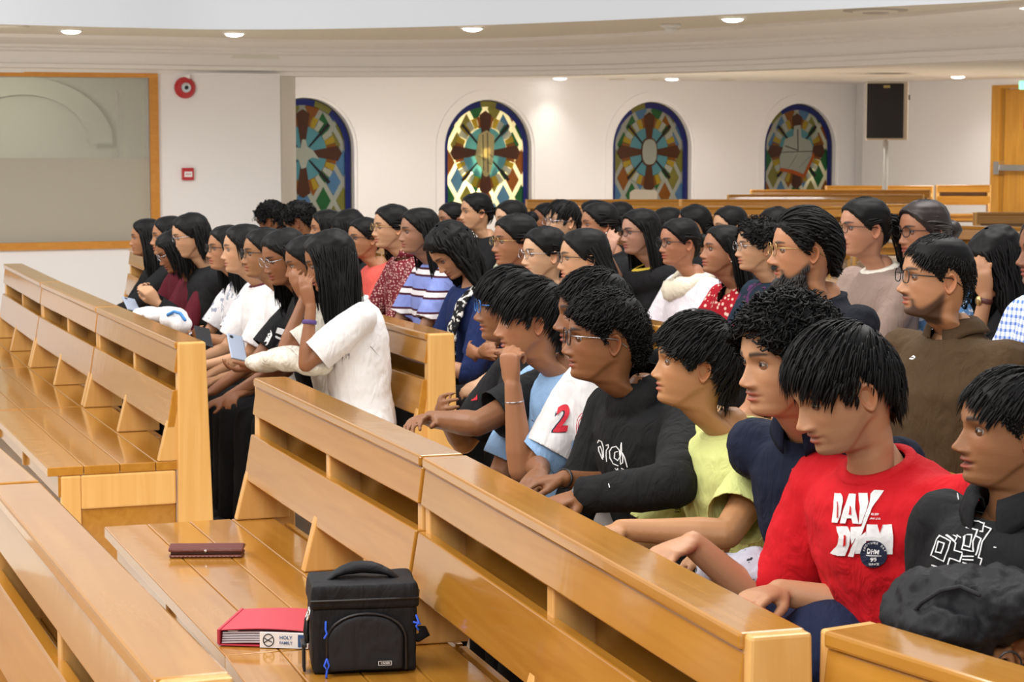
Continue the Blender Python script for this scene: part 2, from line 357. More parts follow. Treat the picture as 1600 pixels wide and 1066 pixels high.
# back wall with arched stained windows
B1 = at_z(487, 33.1); B2 = at_z(764, 35.0); B4 = at_z(1249, 38.8)
bd = (B4-B2).normalized(); bn = Vector((-bd.y, bd.x)); HW = .86; pitchw = (B4-B2).length/2
APEX = hgt(156.5, 35.0)
def bpt(u, z, dep): p = B2+bd*u+bn*dep; return (p.x, p.y, z)
AR = .80    # arch rise (slightly flattened half circle)
mb = MB(); SILL = .45
for k in (-1, 0, 1, 2):
    c = k*pitchw; u0 = c-pitchw/2; u1 = c+pitchw/2
    if k == 2: u1 = c+1.35
    V = []; n = 24
    zs = APEX-AR
    def q(a, b, z0, z1): mb.add([bpt(a, z0, 0), bpt(b, z0, 0), bpt(b, z1, 0), bpt(a, z1, 0)], [(0, 1, 2, 3)])
    q(u0, c-HW, 0, 2.75); q(c+HW, u1, 0, 2.75); q(c-HW, c+HW, 0, SILL)
    arc = [(c-HW*math.cos(PI*i/n), zs+AR*math.sin(PI*i/n)) for i in range(n+1)]
    for (a0, z0), (a1, z1) in zip(arc, arc[1:]): mb.add([bpt(a0, z0, 0), bpt(a1, z1, 0), bpt(a1, 2.75, 0), bpt(a0, 2.75, 0)], [(0, 1, 2, 3)])
    arc = [(c-HW, SILL)]+arc+[(c+HW, SILL)]
    for (a0, z0), (a1, z1) in zip(arc, arc[1:]): mb.add([bpt(a0, z0, 0), bpt(a1, z1, 0), bpt(a1, z1, .22), bpt(a0, z0, .22)], [(0, 3, 2, 1)])
struct(mb.build('wall_back', M['wall']))
# raised plaster rims round the arches
for k in (-1, 0, 1, 2):
    c = k*pitchw; V = []; n = 24; pts = []
    for r0 in (HW+.05, HW+.17):
        rr = AR+(r0-HW)
        pts.append([(c-r0, SILL)]+[(c-r0*math.cos(PI*i/n), APEX-AR+rr*math.sin(PI*i/n)) for i in range(n+1)]+[(c+r0, SILL)])
    a, b2 = pts; m_ = len(a); V = [bpt(u, z, -.02) for u, z in a]+[bpt(u, z, -.02) for u, z in b2]+[bpt(u, z, .01) for u, z in a]+[bpt(u, z, .01) for u, z in b2]
    Fq = []
    for i in range(m_-1): Fq += [(i, i+1, m_+i+1, m_+i), (i, 2*m_+i, 2*m_+i+1, i+1), (m_+i, m_+i+1, 3*m_+i+1, 3*m_+i)]
    struct(MB().add(V, Fq).build('trim_%d' % (k+4), M['wall']))
# stained glass
GC = dict(blue=(38, 48, 128), sky=(92, 136, 176), teal=(98, 160, 172), green=(46, 110, 62), amber=(150, 92, 36), yellow=(186, 160, 50), olive=(140, 136, 66), brown=(92, 56, 38), white=(186, 190, 178), cream=(206, 190, 140), orange=(196, 96, 36), lead2=(44, 40, 42))
GM_ = {}
for k, v in GC.items():
    m, nt, b = new_mat('glass_'+k); c = lin(*v); b.inputs['Base Color'].default_value = c; b.inputs['Roughness'].default_value = .22; b.inputs['Specular IOR Level'].default_value = .5
    tl_ = N(nt, 'ShaderNodeBsdfTranslucent'); tl_.inputs[0].default_value = tuple(min(1, x**.6*1.0) for x in c[:3])+(1,)
    ms = N(nt, 'ShaderNodeMixShader'); ms.inputs[0].default_value = .5
    tc = N(nt, 'ShaderNodeTexCoord'); nz = N(nt, 'ShaderNodeTexNoise', Scale=6); bp = N(nt, 'ShaderNodeBump', Strength=.3, Distance=.02)
    nt.links.new(tc.outputs['Object'], nz.inputs['Vector']); nt.links.new(nz.outputs[0], bp.inputs['Height']); nt.links.new(bp.outputs[0], b.inputs['Normal'])
    nt.links.new(b.outputs[0], ms.inputs[1]); nt.links.new(tl_.outputs[0], ms.inputs[2]); nt.links.new(ms.outputs[0], nt.nodes['Material Output'].inputs[0]); GM_[k] = m
def pane(win, k, poly, mat, dep, th=.006, name='pane'):
    c = k*pitchw; n = len(poly)
    V = [bpt(c+u, z, .12-dep) for u, z in poly]+[bpt(c+u, z, .12-dep+th) for u, z in poly]
    return MB().add(V, [tuple(range(n))]+[tuple(range(n, 2*n))[::-1]]+[(i, n+i, n+(i+1) % n, (i+1) % n) for i in range(n)]).build(name, mat, win)
def sector(cx, cz, r0, r1, t0, t1, n=3):
    P = [(cx+r1*math.sin(t), cz+r1*math.cos(t)) for t in np.linspace(t0, t1, n+1)]
    return P+[(cx+r0*math.sin(t), cz+r0*math.cos(t)) for t in np.linspace(t1, t0, n+1)] if r0 > 0 else P+[(cx, cz)]
wr = random.Random(3)
for idx, k in enumerate((-1, 0, 1, 2)):
    w = struct(empty('window_%d' % (idx+1)))
    zc = APEX-.87; R = .62
    # lead backing edge: thin dark arch outline
    n = 24
    def archpts(hw, top, sill): return [(-hw, sill)]+[(-hw*math.cos(PI*i/n), APEX-AR+(AR-top)*math.sin(PI*i/n)) for i in range(n+1)]+[(hw, sill)]
    o1 = archpts(HW+.01, -.01, SILL); o2 = archpts(HW-.022, .022, SILL); o3 = archpts(HW-.115, .115, SILL)
    mb = MB(); m_ = len(o1); c = k*pitchw
    mb.add([bpt(c+u, z, .09) for u, z in o1]+[bpt(c+u, z, .09) for u, z in o2], [(i, i+1, m_+i+1, m_+i) for i in range(m_-1)])
    mb.build('outer_frame', M['lead'], w)
    cols = ['blue', 'blue', 'blue', 'blue', 'blue', 'olive' if k != 2 else 'blue']
    step = 3
    for i in range(0, m_-1, step):
        j = min(i+step, m_-1); pl = [o2[q] for q in range(i, j+1)]+[o3[q] for q in range(j, i-1, -1)]
        pane(w, k, pl, GM_[['blue', 'blue', 'blue', 'blue', 'olive', 'blue', 'blue', 'blue', 'blue'][(i//step+k) % 9] if i else 'blue'], .028, name='border_pane')
    # diamond lattice behind the wheel
    dc = ['green', 'sky', 'amber', 'olive']; dw = .155; dh = .25
    for r in range(-4, 5):
        for q in range(-3, 4):
            u = q*2*dw*1.17+(dw*1.17 if r % 2 else 0); z = zc-.16+r*dh*1.17
            if abs(u) > HW or z < SILL-.1 or z > APEX+.05: continue
            if (u/(HW))**2+(max(0, z-(APEX-AR))/AR)**2 > 1.15 or ((u)**2+(z-zc)**2)**.5 < R*.62: continue
            mt = GM_[dc[(q*3+r*5+k) % 4]]
            pane(w, k, [(u, z-dh*.86), (u+dw*.86, z), (u, z+dh*.86), (u-dw*.86, z)], mt, .004)
    mb = MB(); mb.add([bpt(c+u, z, .125) for u, z in archpts(HW+.01, -.01, SILL-.02)], [tuple(range(m_))]); mb.build('lattice_glass', GM_['white'], w)
    # wheel
    pane(w, k, sector(0, zc, 0, R*1.0, 0, 2*PI, 32)[:-1], M['lead'], .012, name='wheel_backing') if 0 else None
    ring = ['yellow', 'white', 'yellow', 'amber', 'brown', 'amber']
    for i in range(32):
        t0 = 2*PI*(i-.5)/32+.012; t1 = 2*PI*(i+.5)/32-.012; j = min(i % 8, 8-i % 8)
        pane(w, k, sector(0, zc, R*.70, R*.97, t0, t1, 1), GM_[['orange' if k in (0, 2) else 'brown', 'amber', 'yellow', 'white', 'green' if i in (4, 12) else 'yellow'][j]], .014)
    for i in range(8):
        a0 = i*PI/4+.02; a1 = a0+PI/4-.04
        pane(w, k, sector(0, zc, R*.16, R*.68, a0, a1, 3), GM_['teal'], .016)
    for i in range(4):
        t = i*PI/2; ux, uz = math.sin(t), math.cos(t); px_, pz_ = uz, -ux
        pl = [(ux*R*.12+px_*.03, zc+uz*R*.12+pz_*.03), (ux*R*1.0+px_*.12, zc+uz*R*1.0+pz_*.12), (ux*R*1.12, zc+uz*R*1.12), (ux*R-px_*.12, zc+uz*R-pz_*.12), (ux*R*.12-px_*.03, zc+uz*R*.12-pz_*.03)]
        pane(w, k, pl, GM_['brown'], .022, name='cross_arm')
        t += PI/4; ux, uz = math.sin(t), math.cos(t); px_, pz_ = uz, -ux
        pane(w, k, [(ux*.15+px_*.012, zc+uz*.15+pz_*.012), (ux*R*1.05+px_*.028, zc+uz*R*1.05+pz_*.028), (ux*R*1.05-px_*.028, zc+uz*R*1.05-pz_*.028), (ux*.15-px_*.012, zc+uz*.15-pz_*.012)], GM_['lead2'], .024, name='spoke')
    if k == 1:
        pane(w, k, [(.18*abs(math.cos(t))**.8*(1 if math.cos(t) > 0 else -1), zc+.25*abs(math.sin(t))**.8*(1 if math.sin(t) > 0 else -1)) for t in np.linspace(0, 2*PI, 25)[:-1]], GM_['brown'], .028, name='host_rim')
        pane(w, k, [(.155*abs(math.cos(t))**.8*(1 if math.cos(t) > 0 else -1), zc+.22*abs(math.sin(t))**.8*(1 if math.sin(t) > 0 else -1)) for t in np.linspace(0, 2*PI, 25)[:-1]], GM_['white'], .034, name='host_pane')
    if k == 0:    # a hand held downwards
        pane(w, k, [(-.14, zc+.30), (-.17, zc+.1), (-.21, zc-.08), (-.15, zc-.2), (-.09, zc-.24), (-.04, zc-.38), (.02, zc-.40), (.09, zc-.33), (.13, zc-.2), (.16, zc+.02), (.17, zc+.28), (.02, zc+.37)], GM_['cream'], .030, name='hand_pane')
        for a, b in (((-.06, .3), (-.05, -.3)), ((.03, .33), (.04, -.33)), ((-.15, -.05), (.0, -.12)), ((.05, -.02), (.15, -.08)), ((.04, -.16), (.13, -.2))):
            pane(w, k, [(a[0]-.006, zc+a[1]), (a[0]+.006, zc+a[1]), (b[0]+.006, zc+b[1]), (b[0]-.006, zc+b[1])], GM_['lead2'], .036, name='lead_line')
    if k == -1:   # a dove
        pane(w, k, [(-.02, zc+.22), (.04, zc+.22), (.07, zc+.10), (.17, zc+.05), (.28, zc-.09), (.16, zc-.06), (.08, zc-.10), (.04, zc-.22), (-.04, zc-.24), (-.08, zc-.1), (-.17, zc-.05), (-.26, zc+.02), (-.16, zc+.10), (-.05, zc+.08)], GM_['white'], .030, name='dove_pane')
    if k == 2:    # flame over an open book
        pane(w, k, [(-.36, zc+.02), (-.30, zc+.22), (-.1, zc+.28), (-.08, zc+.46), (.08, zc+.48), (.1, zc+.25), (.3, zc+.2), (.38, zc+.08), (.36, zc-.08), (.16, zc-.42), (-.1, zc-.34), (-.4, zc-.3), (-.42, zc-.1)], GM_['white'], .030, name='flame_pane')
        pane(w, k, [(-.40, zc-.30), (-.1, zc-.34), (.16, zc-.42), (.4, zc-.02), (.42, zc-.1), (.18, zc-.5), (-.1, zc-.41), (-.4, zc-.36)], GM_['orange'], .036, name='book_edge')
        for a, b in (((-.38, -.02), (.36, -.0)), ((-.2, -.3), (.0, -.06)), ((-.3, .1), (.0, .02)), ((.05, -.3), (.3, -.1)), ((.0, .4), (.02, .0))):
            pane(w, k, [(a[0]-.006, zc+a[1]-.006), (a[0]+.006, zc+a[1]+.006), (b[0]+.006, zc+b[1]+.006), (b[0]-.006, zc+b[1]-.006)], GM_['lead2'], .036, name='lead_line')
# light box behind the second window
mb = MB(); 
for k in (-1, 0, 1, 2):
    mb = MB(); c = k*pitchw; mb.add([bpt(c+u, z, d) for u in (-HW-.05, HW+.05) for z in (SILL-.05, APEX+.05) for d in (.2, .5)], [(0, 1, 3, 2), (4, 6, 7, 5), (0, 4, 5, 1), (2, 3, 7, 6), (1, 5, 7, 3)])
    struct(mb.build('trim_%d' % (k+8), M['wall_warm']))
l = bpy.data.lights.new('window_lamp', 'POINT'); l.energy = 95; l.color = (1, .78, .42); l.shadow_soft_size = .06
o = bpy.data.objects.new('window_lamp', l); C.objects.link(o); o.location = bpt(-.12, APEX-1.12, .26)
l = bpy.data.lights.new('window_lamp', 'POINT'); l.energy = 3; l.color = (1, .78, .42); l.shadow_soft_size = .06
o = bpy.data.objects.new('window_lamp', l); C.objects.link(o); o.location = bpt(2*pitchw+.35, APEX-1.2, .26)
# right wall beyond the niche, with the door
e0 = B2+bd*(2*pitchw+1.35); e1 = at_z(1345, 39.0); e2 = at_z(1546, 36.2); rd = (e2-e1).normalized(); 
mb = MB(); plank(mb, e0, e1+Vector((0, .0)), 0, 2.72, 0, .15); plank(mb, e1, e2, 0, 2.72, 0, .25)
e3 = at_z(1556, 36.1); plank(mb, e2, e2+rd*3, hgt(134, 36), 2.72, 0, .25); plank(mb, e2+rd*2.3, e2+rd*5, 0, 2.72, 0, .25)
struct(mb.build('wall_right', M['wall']))
dr = struct(empty('door_1')); 
mb = MB(); plank(mb, e2, e2+rd*.2, 0, hgt(134, 36), -.02, .2); plank(mb, e2+rd*.2, e2+rd*2.3, hgt(139, 36), hgt(134, 36), -.02, .2); mb.build('door_frame', M['wood_door'], dr)
mb = MB(); plank(mb, e2+rd*.24, e2+rd*2.3, .0, hgt(140, 36), .06, .11); mb.build('door_leaf', M['wood_door'], dr)
mb = MB(); plank(mb, e2+rd*.16, e2+rd*1.6, hgt(266, 36), hgt(257, 36), -.06, -.02); plank(mb, e2+rd*.12, e2+rd*.25, hgt(272, 36), hgt(252, 36), -.07, .06); mb.build('push_bar', M['chrome'], dr)
dsn = mb = MB(); s0 = at_z(1592, 35.6); t_ = (s0-e2).length; plank(mb, e2+rd*t_, e2+rd*(t_+.45), hgt(202, 35.8), hgt(176, 35.8), .04, .058)
sg = mb.build('door_sign', plain('sign_red', lin(196, 52, 50), .5)); tag(sg, 'red bordered white notice fixed to the far wooden door', 'sign')
mb = MB(); plank(mb, e2+rd*(t_+.04), e2+rd*(t_+.41), hgt(199, 35.8), hgt(179, 35.8), .030, .042); mb.build('notice_panel', M['wall'], sg)
mb = MB(); 
for i in range(3): plank(mb, e2+rd*(t_+.08), e2+rd*(t_+.36), hgt(187+i*4, 35.8), hgt(185+i*4, 35.8), .024, .034)
mb.build('notice_lines', plain('sign_red_ink', lin(190, 60, 60), .5), sg)
p = at_y(1606, 133, 34); ex = MB().box(p.x-.13, p.x+.25, p.y, p.y+.08, p.z-.07, p.z+.07).build('exit_sign', plain('exit_green', lin(120, 220, 170), .4, emit=1.2), bevel=.02)
tag(ex, 'small green lit exit sign hanging above the far wooden door', 'exit sign')
mb = MB().box(p.x+.02, p.x+.05, p.y+.02, p.y+.05, p.z+.07, 2.69).build('hanger_rod', M['chrome'], ex)
# downlights
M['lamp'] = plain('lamp_glow', (1, .97, .9, 1), .5, emit=9)
M['white_trim'] = plain('white_enamel', lin(232, 230, 225), .4)
def downlight(p, r, label, group, spot=0, lit=True):
    e = empty('downlight', p); tag(e, label, 'ceiling light', group)
    V, Fc = [], []; n = 20
    prof = [(r*1.22, -.001), (r*1.2, -.012), (r*1.02, -.014), (r*1.0, -.004)]
    for rr, z in prof: V += [(rr*math.cos(2*PI*i/n), rr*math.sin(2*PI*i/n), z) for i in range(n)]
    for k in range(3): Fc += [(k*n+i, k*n+(i+1) % n, (k+1)*n+(i+1) % n, (k+1)*n+i) for i in range(n)]
    MB().add(V, Fc).build('trim_ring', M['white_trim'], e, smooth=True)
    V = []
    for rr, z in ((r, -.004), (r*.8, -.026), (r*.4, -.036), (.002, -.038)): V += [(rr*math.cos(2*PI*i/n), rr*math.sin(2*PI*i/n), z) for i in range(n)]
    MB().add(V, Fc).build('diffuser', M['lamp'] if lit else M['white_trim'], e, smooth=True)
    if spot:
        l = bpy.data.lights.new('downlight_beam', 'SPOT'); l.energy = spot; l.spot_size = 1.9; l.spot_blend = .9; l.shadow_soft_size = r; l.color = (1, .95, .86)
        o = bpy.data.objects.new('downlight_beam', l); C.objects.link(o); o.location = (p[0], p[1], p[2]-.06)
for i, (x, y, nm, sp_) in enumerate([(111, 46.5, 'glowing soffit downlight at far left above the big interior window', 60), (366, 51, 'glowing soffit downlight just right of the fire bell', 60), (738, 42.5, 'glowing soffit downlight above the hand window', 60), (1145, 27.5, 'glowing soffit downlight nearest the soffit smoke detector', 60), (1605, 6, 'soffit downlight cut by the right edge of the picture', 40)]):
    downlight(tuple(at_h(x, y, ZS)), .09, nm, 'soffit downlights', sp_)
for x, y, nm, sp_ in [(875, 121.5, 'lit aisle downlight left of the third arched window', 35), (1050, 122.5, 'lit aisle downlight above the third arched window', 35), (1497, 119, 'lit aisle downlight near the far door', 35), (1212, 125, 'unlit aisle downlight above the fourth arched window', 0), (600, 121, 'aisle downlight hidden behind the beam between first two arched windows', 0)]:
    p = at_h(x, y, 2.69)
    if x == 600: p = Vector((-2.0, 31.5, 2.69))
    downlight(tuple(p), .12, nm, 'aisle downlights', sp_, lit=(x != 1212))
for x, Yw in ((636, 33.0), (890, 34.9), (1133, 36.6), (1480, 35.9)):      # wall washers of the aisle
    l = bpy.data.lights.new('wall_washer', 'SPOT'); l.energy = 38; l.spot_size = 2.3; l.spot_blend = 1; l.shadow_soft_size = .25; l.color = (1, .97, .92)
    o = bpy.data.objects.new('wall_washer', l); C.objects.link(o); o.location = ((x-800)/F*Yw, Yw-.15, 2.60)
for x in (.5, 4.5): area((x, 23.0, 2.62), (x+.5, 30, .5), 1.5, .8, 70)  # added fills aimed at the far pews to lighten them
p = at_h(1048, 37.5, ZS); e = tag(MB().disc(p, .085, .08, .03).disc(p-Vector((0, 0, .03)), .05, .035, .05).build('smoke_detector', M['white_trim'], smooth=True), 'round white smoke detector under the soffit', 'smoke detector')
p = at_h(1368, 16, ZS); V = []
e = empty('ceiling_vent', tuple(p)); tag(e, 'round grey air diffuser in the soffit at upper right', 'vent')
for r in (.24, .17, .10): MB().disc((0, 0, 0), r, r*.95, .008+(.24-r)*.12).build('vent_cone', M['soffit'] if r == .17 else plain('vent_grey', lin(180, 172, 160), .6), e, smooth=True)
p = at_h(20, 41, ZS)
tag(MB().disc(p, .14, .13, .015).build('access_cover', M['soffit'], smooth=True), 'round flush cover in the soffit at top left corner', 'cover')
for x in (965, 1030, 1135): 
    p = at_h(x, 123.5, 2.69); tag(MB().disc(p, .15, .14, .012).build('aisle_vent', M['soffit'], smooth=True), {965: 'flat round aisle ceiling vent, left of three', 1030: 'flat round aisle ceiling vent, middle of three', 1135: 'flat round aisle ceiling vent, right of three'}[x], 'vent')
# fire bell and call point on the left wall
def onl(px, py, d): 
    t = onleft(px); q = LA+ld*t-ln*d; return Vector((q.x, q.y, hgt(py, q.y)))
M['red_paint'] = plain('red_enamel', lin(190, 24, 34), .3, coat=.5)
def ldir(v): return Vector((ln.x, ln.y, 0))*v
b0 = onl(292, 138, 0); e = empty('fire_bell', tuple(b0)); tag(e, 'round red fire alarm bell high on the white wall', 'alarm bell')
ax_ = -ldir(1)
MB().disc(ldir(-.002), .108, .085, .055, ax_, 32).build('gong', M['red_paint'], e)
MB().disc(ldir(-.06), .052, .046, .02, ax_).build('hub', M['chrome'], e); MB().disc(ldir(-.081), .02, .017, .012, ax_).build('centre_bolt', M['black_metal'], e)
MB().box(-.03, .06, -.03, .01, .09, .13).build('conduit_box', M['white_trim'], e)
b0 = onl(294, 271.5, 0); e = empty('call_point', tuple(b0), math.atan2(ld.y, ld.x)); tag(e, 'small square red break glass call point below the bell', 'call point')
MB().box(-.06, .06, -.045, 0, -.062, .062).build('housing', M['red_paint'], e, bevel=.006)
MB().box(-.04, .04, -.052, -.04, -.03, .025).build('glass_plate', M['wall'], e, bevel=.002)
mb = MB(); [mb.box(-.025+i*.014, -.017+i*.014, -.055, -.05, -.006, .006) for i in range(4)]; mb.build('lettering', M['red_paint'], e)
# speaker on stand
p0 = at_y(1384, 215, 33.0); e = empty('loudspeaker_stand', (p0.x, p0.y, 0)); tag(e, 'grey metal pole stand carrying the loudspeaker by the far wall', 'speaker stand')
MB().tube([(0, 0, .05), (0, 0, hgt(222, 33))], [.045, .045], 12).build('pole', plain('grey_metal', lin(178, 176, 172), .4, .3), e, smooth=True)
for i in range(3): t = i*2*PI/3+.5; MB().tube([(0, 0, .5), (.45*math.cos(t), .45*math.sin(t), .03)], [.018, .018], 8).build('leg', M['black_metal'], e)
e = empty('loudspeaker', (p0.x+.0, p0.y, hgt(219, 33)), -.16); tag(e, 'large black loudspeaker with beige cabinet on a pole', 'loudspeaker')
hh = hgt(129, 33)-hgt(219, 33)
MB().box(-.31, .33, -.26, .36, 0, hh).build('cabinet', plain('beige_cabinet', lin(196, 180, 160), .6), e, bevel=.015)
MB().box(-.30, .26, -.30, -.25, .03, hh-.03).build('grille', plain('black_grille', (.008, .006, .006, 1), .8, bump=.4, bscale=90), e, bevel=.01)
MB().box(-.05, .05, -.305, -.295, hh-.10, hh-.06).build('badge', plain('badge_gold', lin(150, 130, 60), .4), e)
MB().box(.335, .36, -.02, .06, hh-.28, hh-.2).build('side_socket', M['black_plastic'], e)
# ---------------- pews ----------------
K = 1.0625
def V2(x, y): return Vector((x, y))
PH = .92; SH = .46
def pew(a, b, label, group, end_a=True, end_b=False, bays=2, gap=.012, first=False):
    """bench from plan point a (aisle end) to b; local x runs a->b, local y points to the rear"""
    d = b-a; L = d.length; rz = math.atan2(d.y, d.x)
    flip = 1
    # rear side must be on the +normal side used by the rows
    e = empty('pew', (a.x, a.y, 0), rz); tag(e, label, 'pew', group)
    s = -1   # rear lies at local -y for rows running away from the camera
    def bx(name, x0, x1, y0, y1, z0, z1, mat='wood', bev=.006):
        return MB().box(x0, x1, min(s*y0, s*y1), max(s*y0, s*y1), z0, z1).build(name, M[mat], e, bevel=bev)
    def pr(name, poly, x0, x1, mat='wood_end', bev=.004):
        return MB().prism([(s*y, z) for y, z in poly], 'x', x0, x1).build(name, M[mat], e, bevel=bev)
    g = gap
    bx('top_cap', g, L-g, -.008, .108, PH-.028, PH, bev=.006)
    pr('top_rail', [(0, PH-.029), (.03, PH-.029), (.022, .80), (-.012, .80)], g, L-g, 'wood', .004)
    pr('lower_rail', [(-.018, .735), (.012, .735), (-.012, .59), (-.042, .59)], g, L-g, 'wood', .004)
    bx('rear_board', g, L-g, .092, .112, .60, PH-.029, bev=.003)
    bx('book_shelf', g, L-g, -.0, .091, .60, .618, bev=.003)
    for i in range(4):
        y0 = -.50+i*.1375
        bx('seat_plank', g, L-g, y0+.0012, y0+.1363, SH-.035, SH, bev=.0035)
    n = bays
    xs = [i*L/n for i in range(n+1)]
    for i, x in enumerate(xs):
        w = .04; x0 = min(max(x-w/2, g+.001), L-g-w-.001)
        if i == 0 and end_a: x0 = g+.001; w = .035
        pr('divider', [(.035, PH-.03), (.092, PH-.03), (.092, .46), (-.075, .46), (-.066, .52), (-.012, .60), (-.004, .735), (.0, .80), (.03, .80)] if 0 else [(.031, PH-.03), (.091, PH-.03), (.1, SH+.001), (-.078, SH+.001), (-.043, .60), (-.0, .735), (.0, .80), (.025, .80)], x0, x0+w)
        if 0 < i < n or (i == 0 and not end_a) or (i == n and not end_b):
            pr('bracket', [(-.43, SH-.036), (.08, SH-.036), (.08, 0), (.0, 0), (-.02, .30), (-.41, .34)], x0, x0+w)
            bx('apron_post', x0, x0+.03, -.475, -.43, SH-.12, SH-.036)
    bx('apron', g, L-g, -.46, -.445, SH-.115, SH-.036, bev=.002)
    bx('back_apron', g, L-g, .085, .105, .30, .44, bev=.002)
    for en, x0 in ((end_a, -.012), (end_b, L-.04)):
        if en:
            pr('end_panel', [(.002, PH-.002), (.108, PH-.002), (.135, 0), (-.012, 0)], x0, x0+.05, bev=.006)
            ex = x0+.014 if x0 < 0 else x0
            bx('end_leg', ex, ex+.035, -.45, -.375, 0, SH-.036, 'wood_end')
            bx('end_rail', ex, ex+.03, -.375, -.012, SH-.165, SH-.036, 'wood_end')
            bx('end_infill', ex+.01, ex+.025, -.375, -.012, .06, SH-.165, 'wood')
            bx('base_rail', ex, ex+.03, -.375, -.012, .0, .06, 'wood_end')
    return e
def offset_line(P, d):
    """shift a plan polyline towards the rear (local -y of each segment) with mitred corners"""
    out = []; ns = []
    for a, b in zip(P, P[1:]): t = (b-a).normalized(); ns.append(V2(t.y, -t.x))
    for i, p in enumerate(P):
        if i == 0: out.append(p+ns[0]*d)
        elif i == len(P)-1: out.append(p+ns[-1]*d)
        else:
            m_ = (ns[i-1]+ns[i]).normalized(); out.append(p+m_*(d/m_.dot(ns[i])))
    return out
ROW = 1.01
def tp(x, y): v = at_h(x, y, PH); return V2(v.x, v.y)
LINE_A = [tp(277, 535), tp(152, 480), tp(65, 441), tp(7, 412)]
LINE_A += [LINE_A[-1]+(LINE_A[-1]-LINE_A[-2]).normalized()*1.75+V2(.05, 0), LINE_A[-1]+(LINE_A[-1]-LINE_A[-2]).normalized()*3.5+V2(.18, 0)]
# row B runs from its near end to its far aisle end
LINE_B = [tp(1167, 992), tp(662, 713), tp(398, 590)]
LINE_B2 = [tp(1283, 981)+(tp(1600, 1080)-tp(1283, 981)).normalized()*1.75, tp(1285, 982)]
LINE_F = [tp(248, 1064), tp(-12, 757), tp(-150, 620)]
def row(P, names, group, ea=True, eb=True, bays=2):
    n = len(P)-1
    for i in range(n): pew(P[i], P[i+1], names[i], group, end_a=(ea and i == 0), end_b=(eb and i == n-1), bays=bays)
GL = 'pews of the left block'; GR = 'pews of the right block'
row(LINE_A[:4], ['honey wooden pew unit at the aisle end of the empty left front row', 'honey wooden pew unit in the middle of the empty left front row', 'honey wooden pew unit at the far left end of the empty left front row'], GL)
nm = {1: 'row of girls', 2: 'second occupied left row', 3: 'third occupied left row', 4: 'fourth occupied left row'}
seg = ['aisle end unit', 'second unit from the aisle', 'third unit from the aisle', 'fourth unit from the aisle', 'last far unit']
for k in (1, 2, 3, 4):
    P = offset_line(LINE_A, ROW*k)
    row(P[:5] if k < 3 else P, ['honey wooden pew under the '+nm[k]+', '+s for s in seg], GL)
row(LINE_B, ['honey wooden pew unit at the near right end of the bag row', 'honey wooden pew unit at the far aisle end of the bag row'], GR)
row(LINE_F, ['honey wooden pew unit nearest the camera at bottom left', 'honey wooden pew unit joined beyond the bottom left foreground one'], GR)
pew(LINE_B2[0], LINE_B2[1], 'honey wooden pew starting right of the bag row at bottom right', GR, True, True)
LB_EXT = [LINE_B2[0]]+LINE_B
seg = ['near unit', 'middle unit', 'aisle end unit']
for k, w in ((1, 'under the row of boys'), (2, 'under the two bearded men'), (3, 'in the row behind the bearded men')):
    row(offset_line(LB_EXT, ROW*k), ['honey wooden pew %s, %s' % (w, s) for s in seg], GR)
# far pews across the church
def far(y, x0, x1, label, skew=0):
    Y = (CH-PH)*F/(y-215); a = V2((x1-800)/F*Y, Y+skew); b = V2((x0-800)/F*Y, Y)
    pew(a, b, label, 'far pews across the church', True, True, bays=max(1, round((a-b).length/1.0)))
far(311, 822, 1062, 'far pew below the third arched window, left unit'); far(311, 1064, 1330, 'far pew below the third arched window, right unit')
far(303.5, 1137, 1442, 'far pew starting between the third and fourth windows'); far(296, 1173, 1452, 'far pew under the left side of the fourth window')
far(289.5, 1290, 1456, 'far pew in front of the loudspeaker pole'); far(288.5, 1462, 1546, 'far pew beside the wooden door')
far(322, 838, 985, 'far pew behind the back heads, left unit'); far(322, 987, 1320, 'far pew behind the back heads, right unit')
far(336, 1000, 1290, 'far pew just behind the heads of the last row'); far(318, 1322, 1440, 'far pew behind the ponytailed woman')
far(331, 1524, 1700, 'far pew at right edge below the door'); far(352, 1488, 1720, 'nearest far pew behind the hooded girl', -.9)
p = at_y(1012, 300, 26.9)
e = empty('chair', (p.x, 27.9, 0)); tag(e, 'beige chair standing behind the far pews at the third window', 'chair')
M['beige'] = plain('beige_plastic', lin(214, 204, 184), .5)
mb = MB(); V = []; 
zt = CH-(296-215)/F*27.9; poly = [(-.17, .44), (.17, .44), (.215, zt-.05), (.18, zt-.01), (-.10, zt), (-.16, zt-.04)]
mb.prism(poly, 'y', .2, .23).build('backrest', M['beige'], e, bevel=.012)
MB().box(-.2, .2, -.2, .22, .42, .46).build('seat', M['beige'], e, bevel=.015)
for sx in (-.17, .17):
    for sy in (-.17, .19): MB().tube([(sx, sy, .43), (sx*1.15, sy*1.15, .0)], [.013, .012], 8).build('leg', M['chrome'], e)
# ---------------- people ----------------
def curve(keys):
    z = npv([k[0] for k in keys])[::-1]; v = npv([k[1] for k in keys])[::-1]; xs = np.linspace(z[0], z[-1], 600)
    y = np.interp(xs, z, v); k = np.ones(9)/9; yp = np.concatenate([np.full(4, y[0]), y, np.full(4, y[-1])]); y = np.convolve(yp, k, 'valid')
    return lambda t: np.interp(t, xs, y)
YF = curve([(.113, -.015), (.110, .022), (.102, .048), (.09, .066), (.072, .082), (.05, .091), (.03, .0945), (.015, .0955), (.0, .0895), (-.02, .088), (-.04, .0885), (-.056, .0895), (-.068, .088), (-.082, .085), (-.094, .087), (-.104, .083), (-.110, .070), (-.114, .046), (-.119, .030), (-.135, .021), (-.16, .012), (-.20, .003)])
YB = curve([(.113, -.015), (.110, -.045), (.102, -.065), (.088, -.081), (.065, -.094), (.035, -.101), (.0, -.100), (-.03, -.092), (-.06, -.078), (-.09, -.068), (-.13, -.067), (-.20, -.078)])
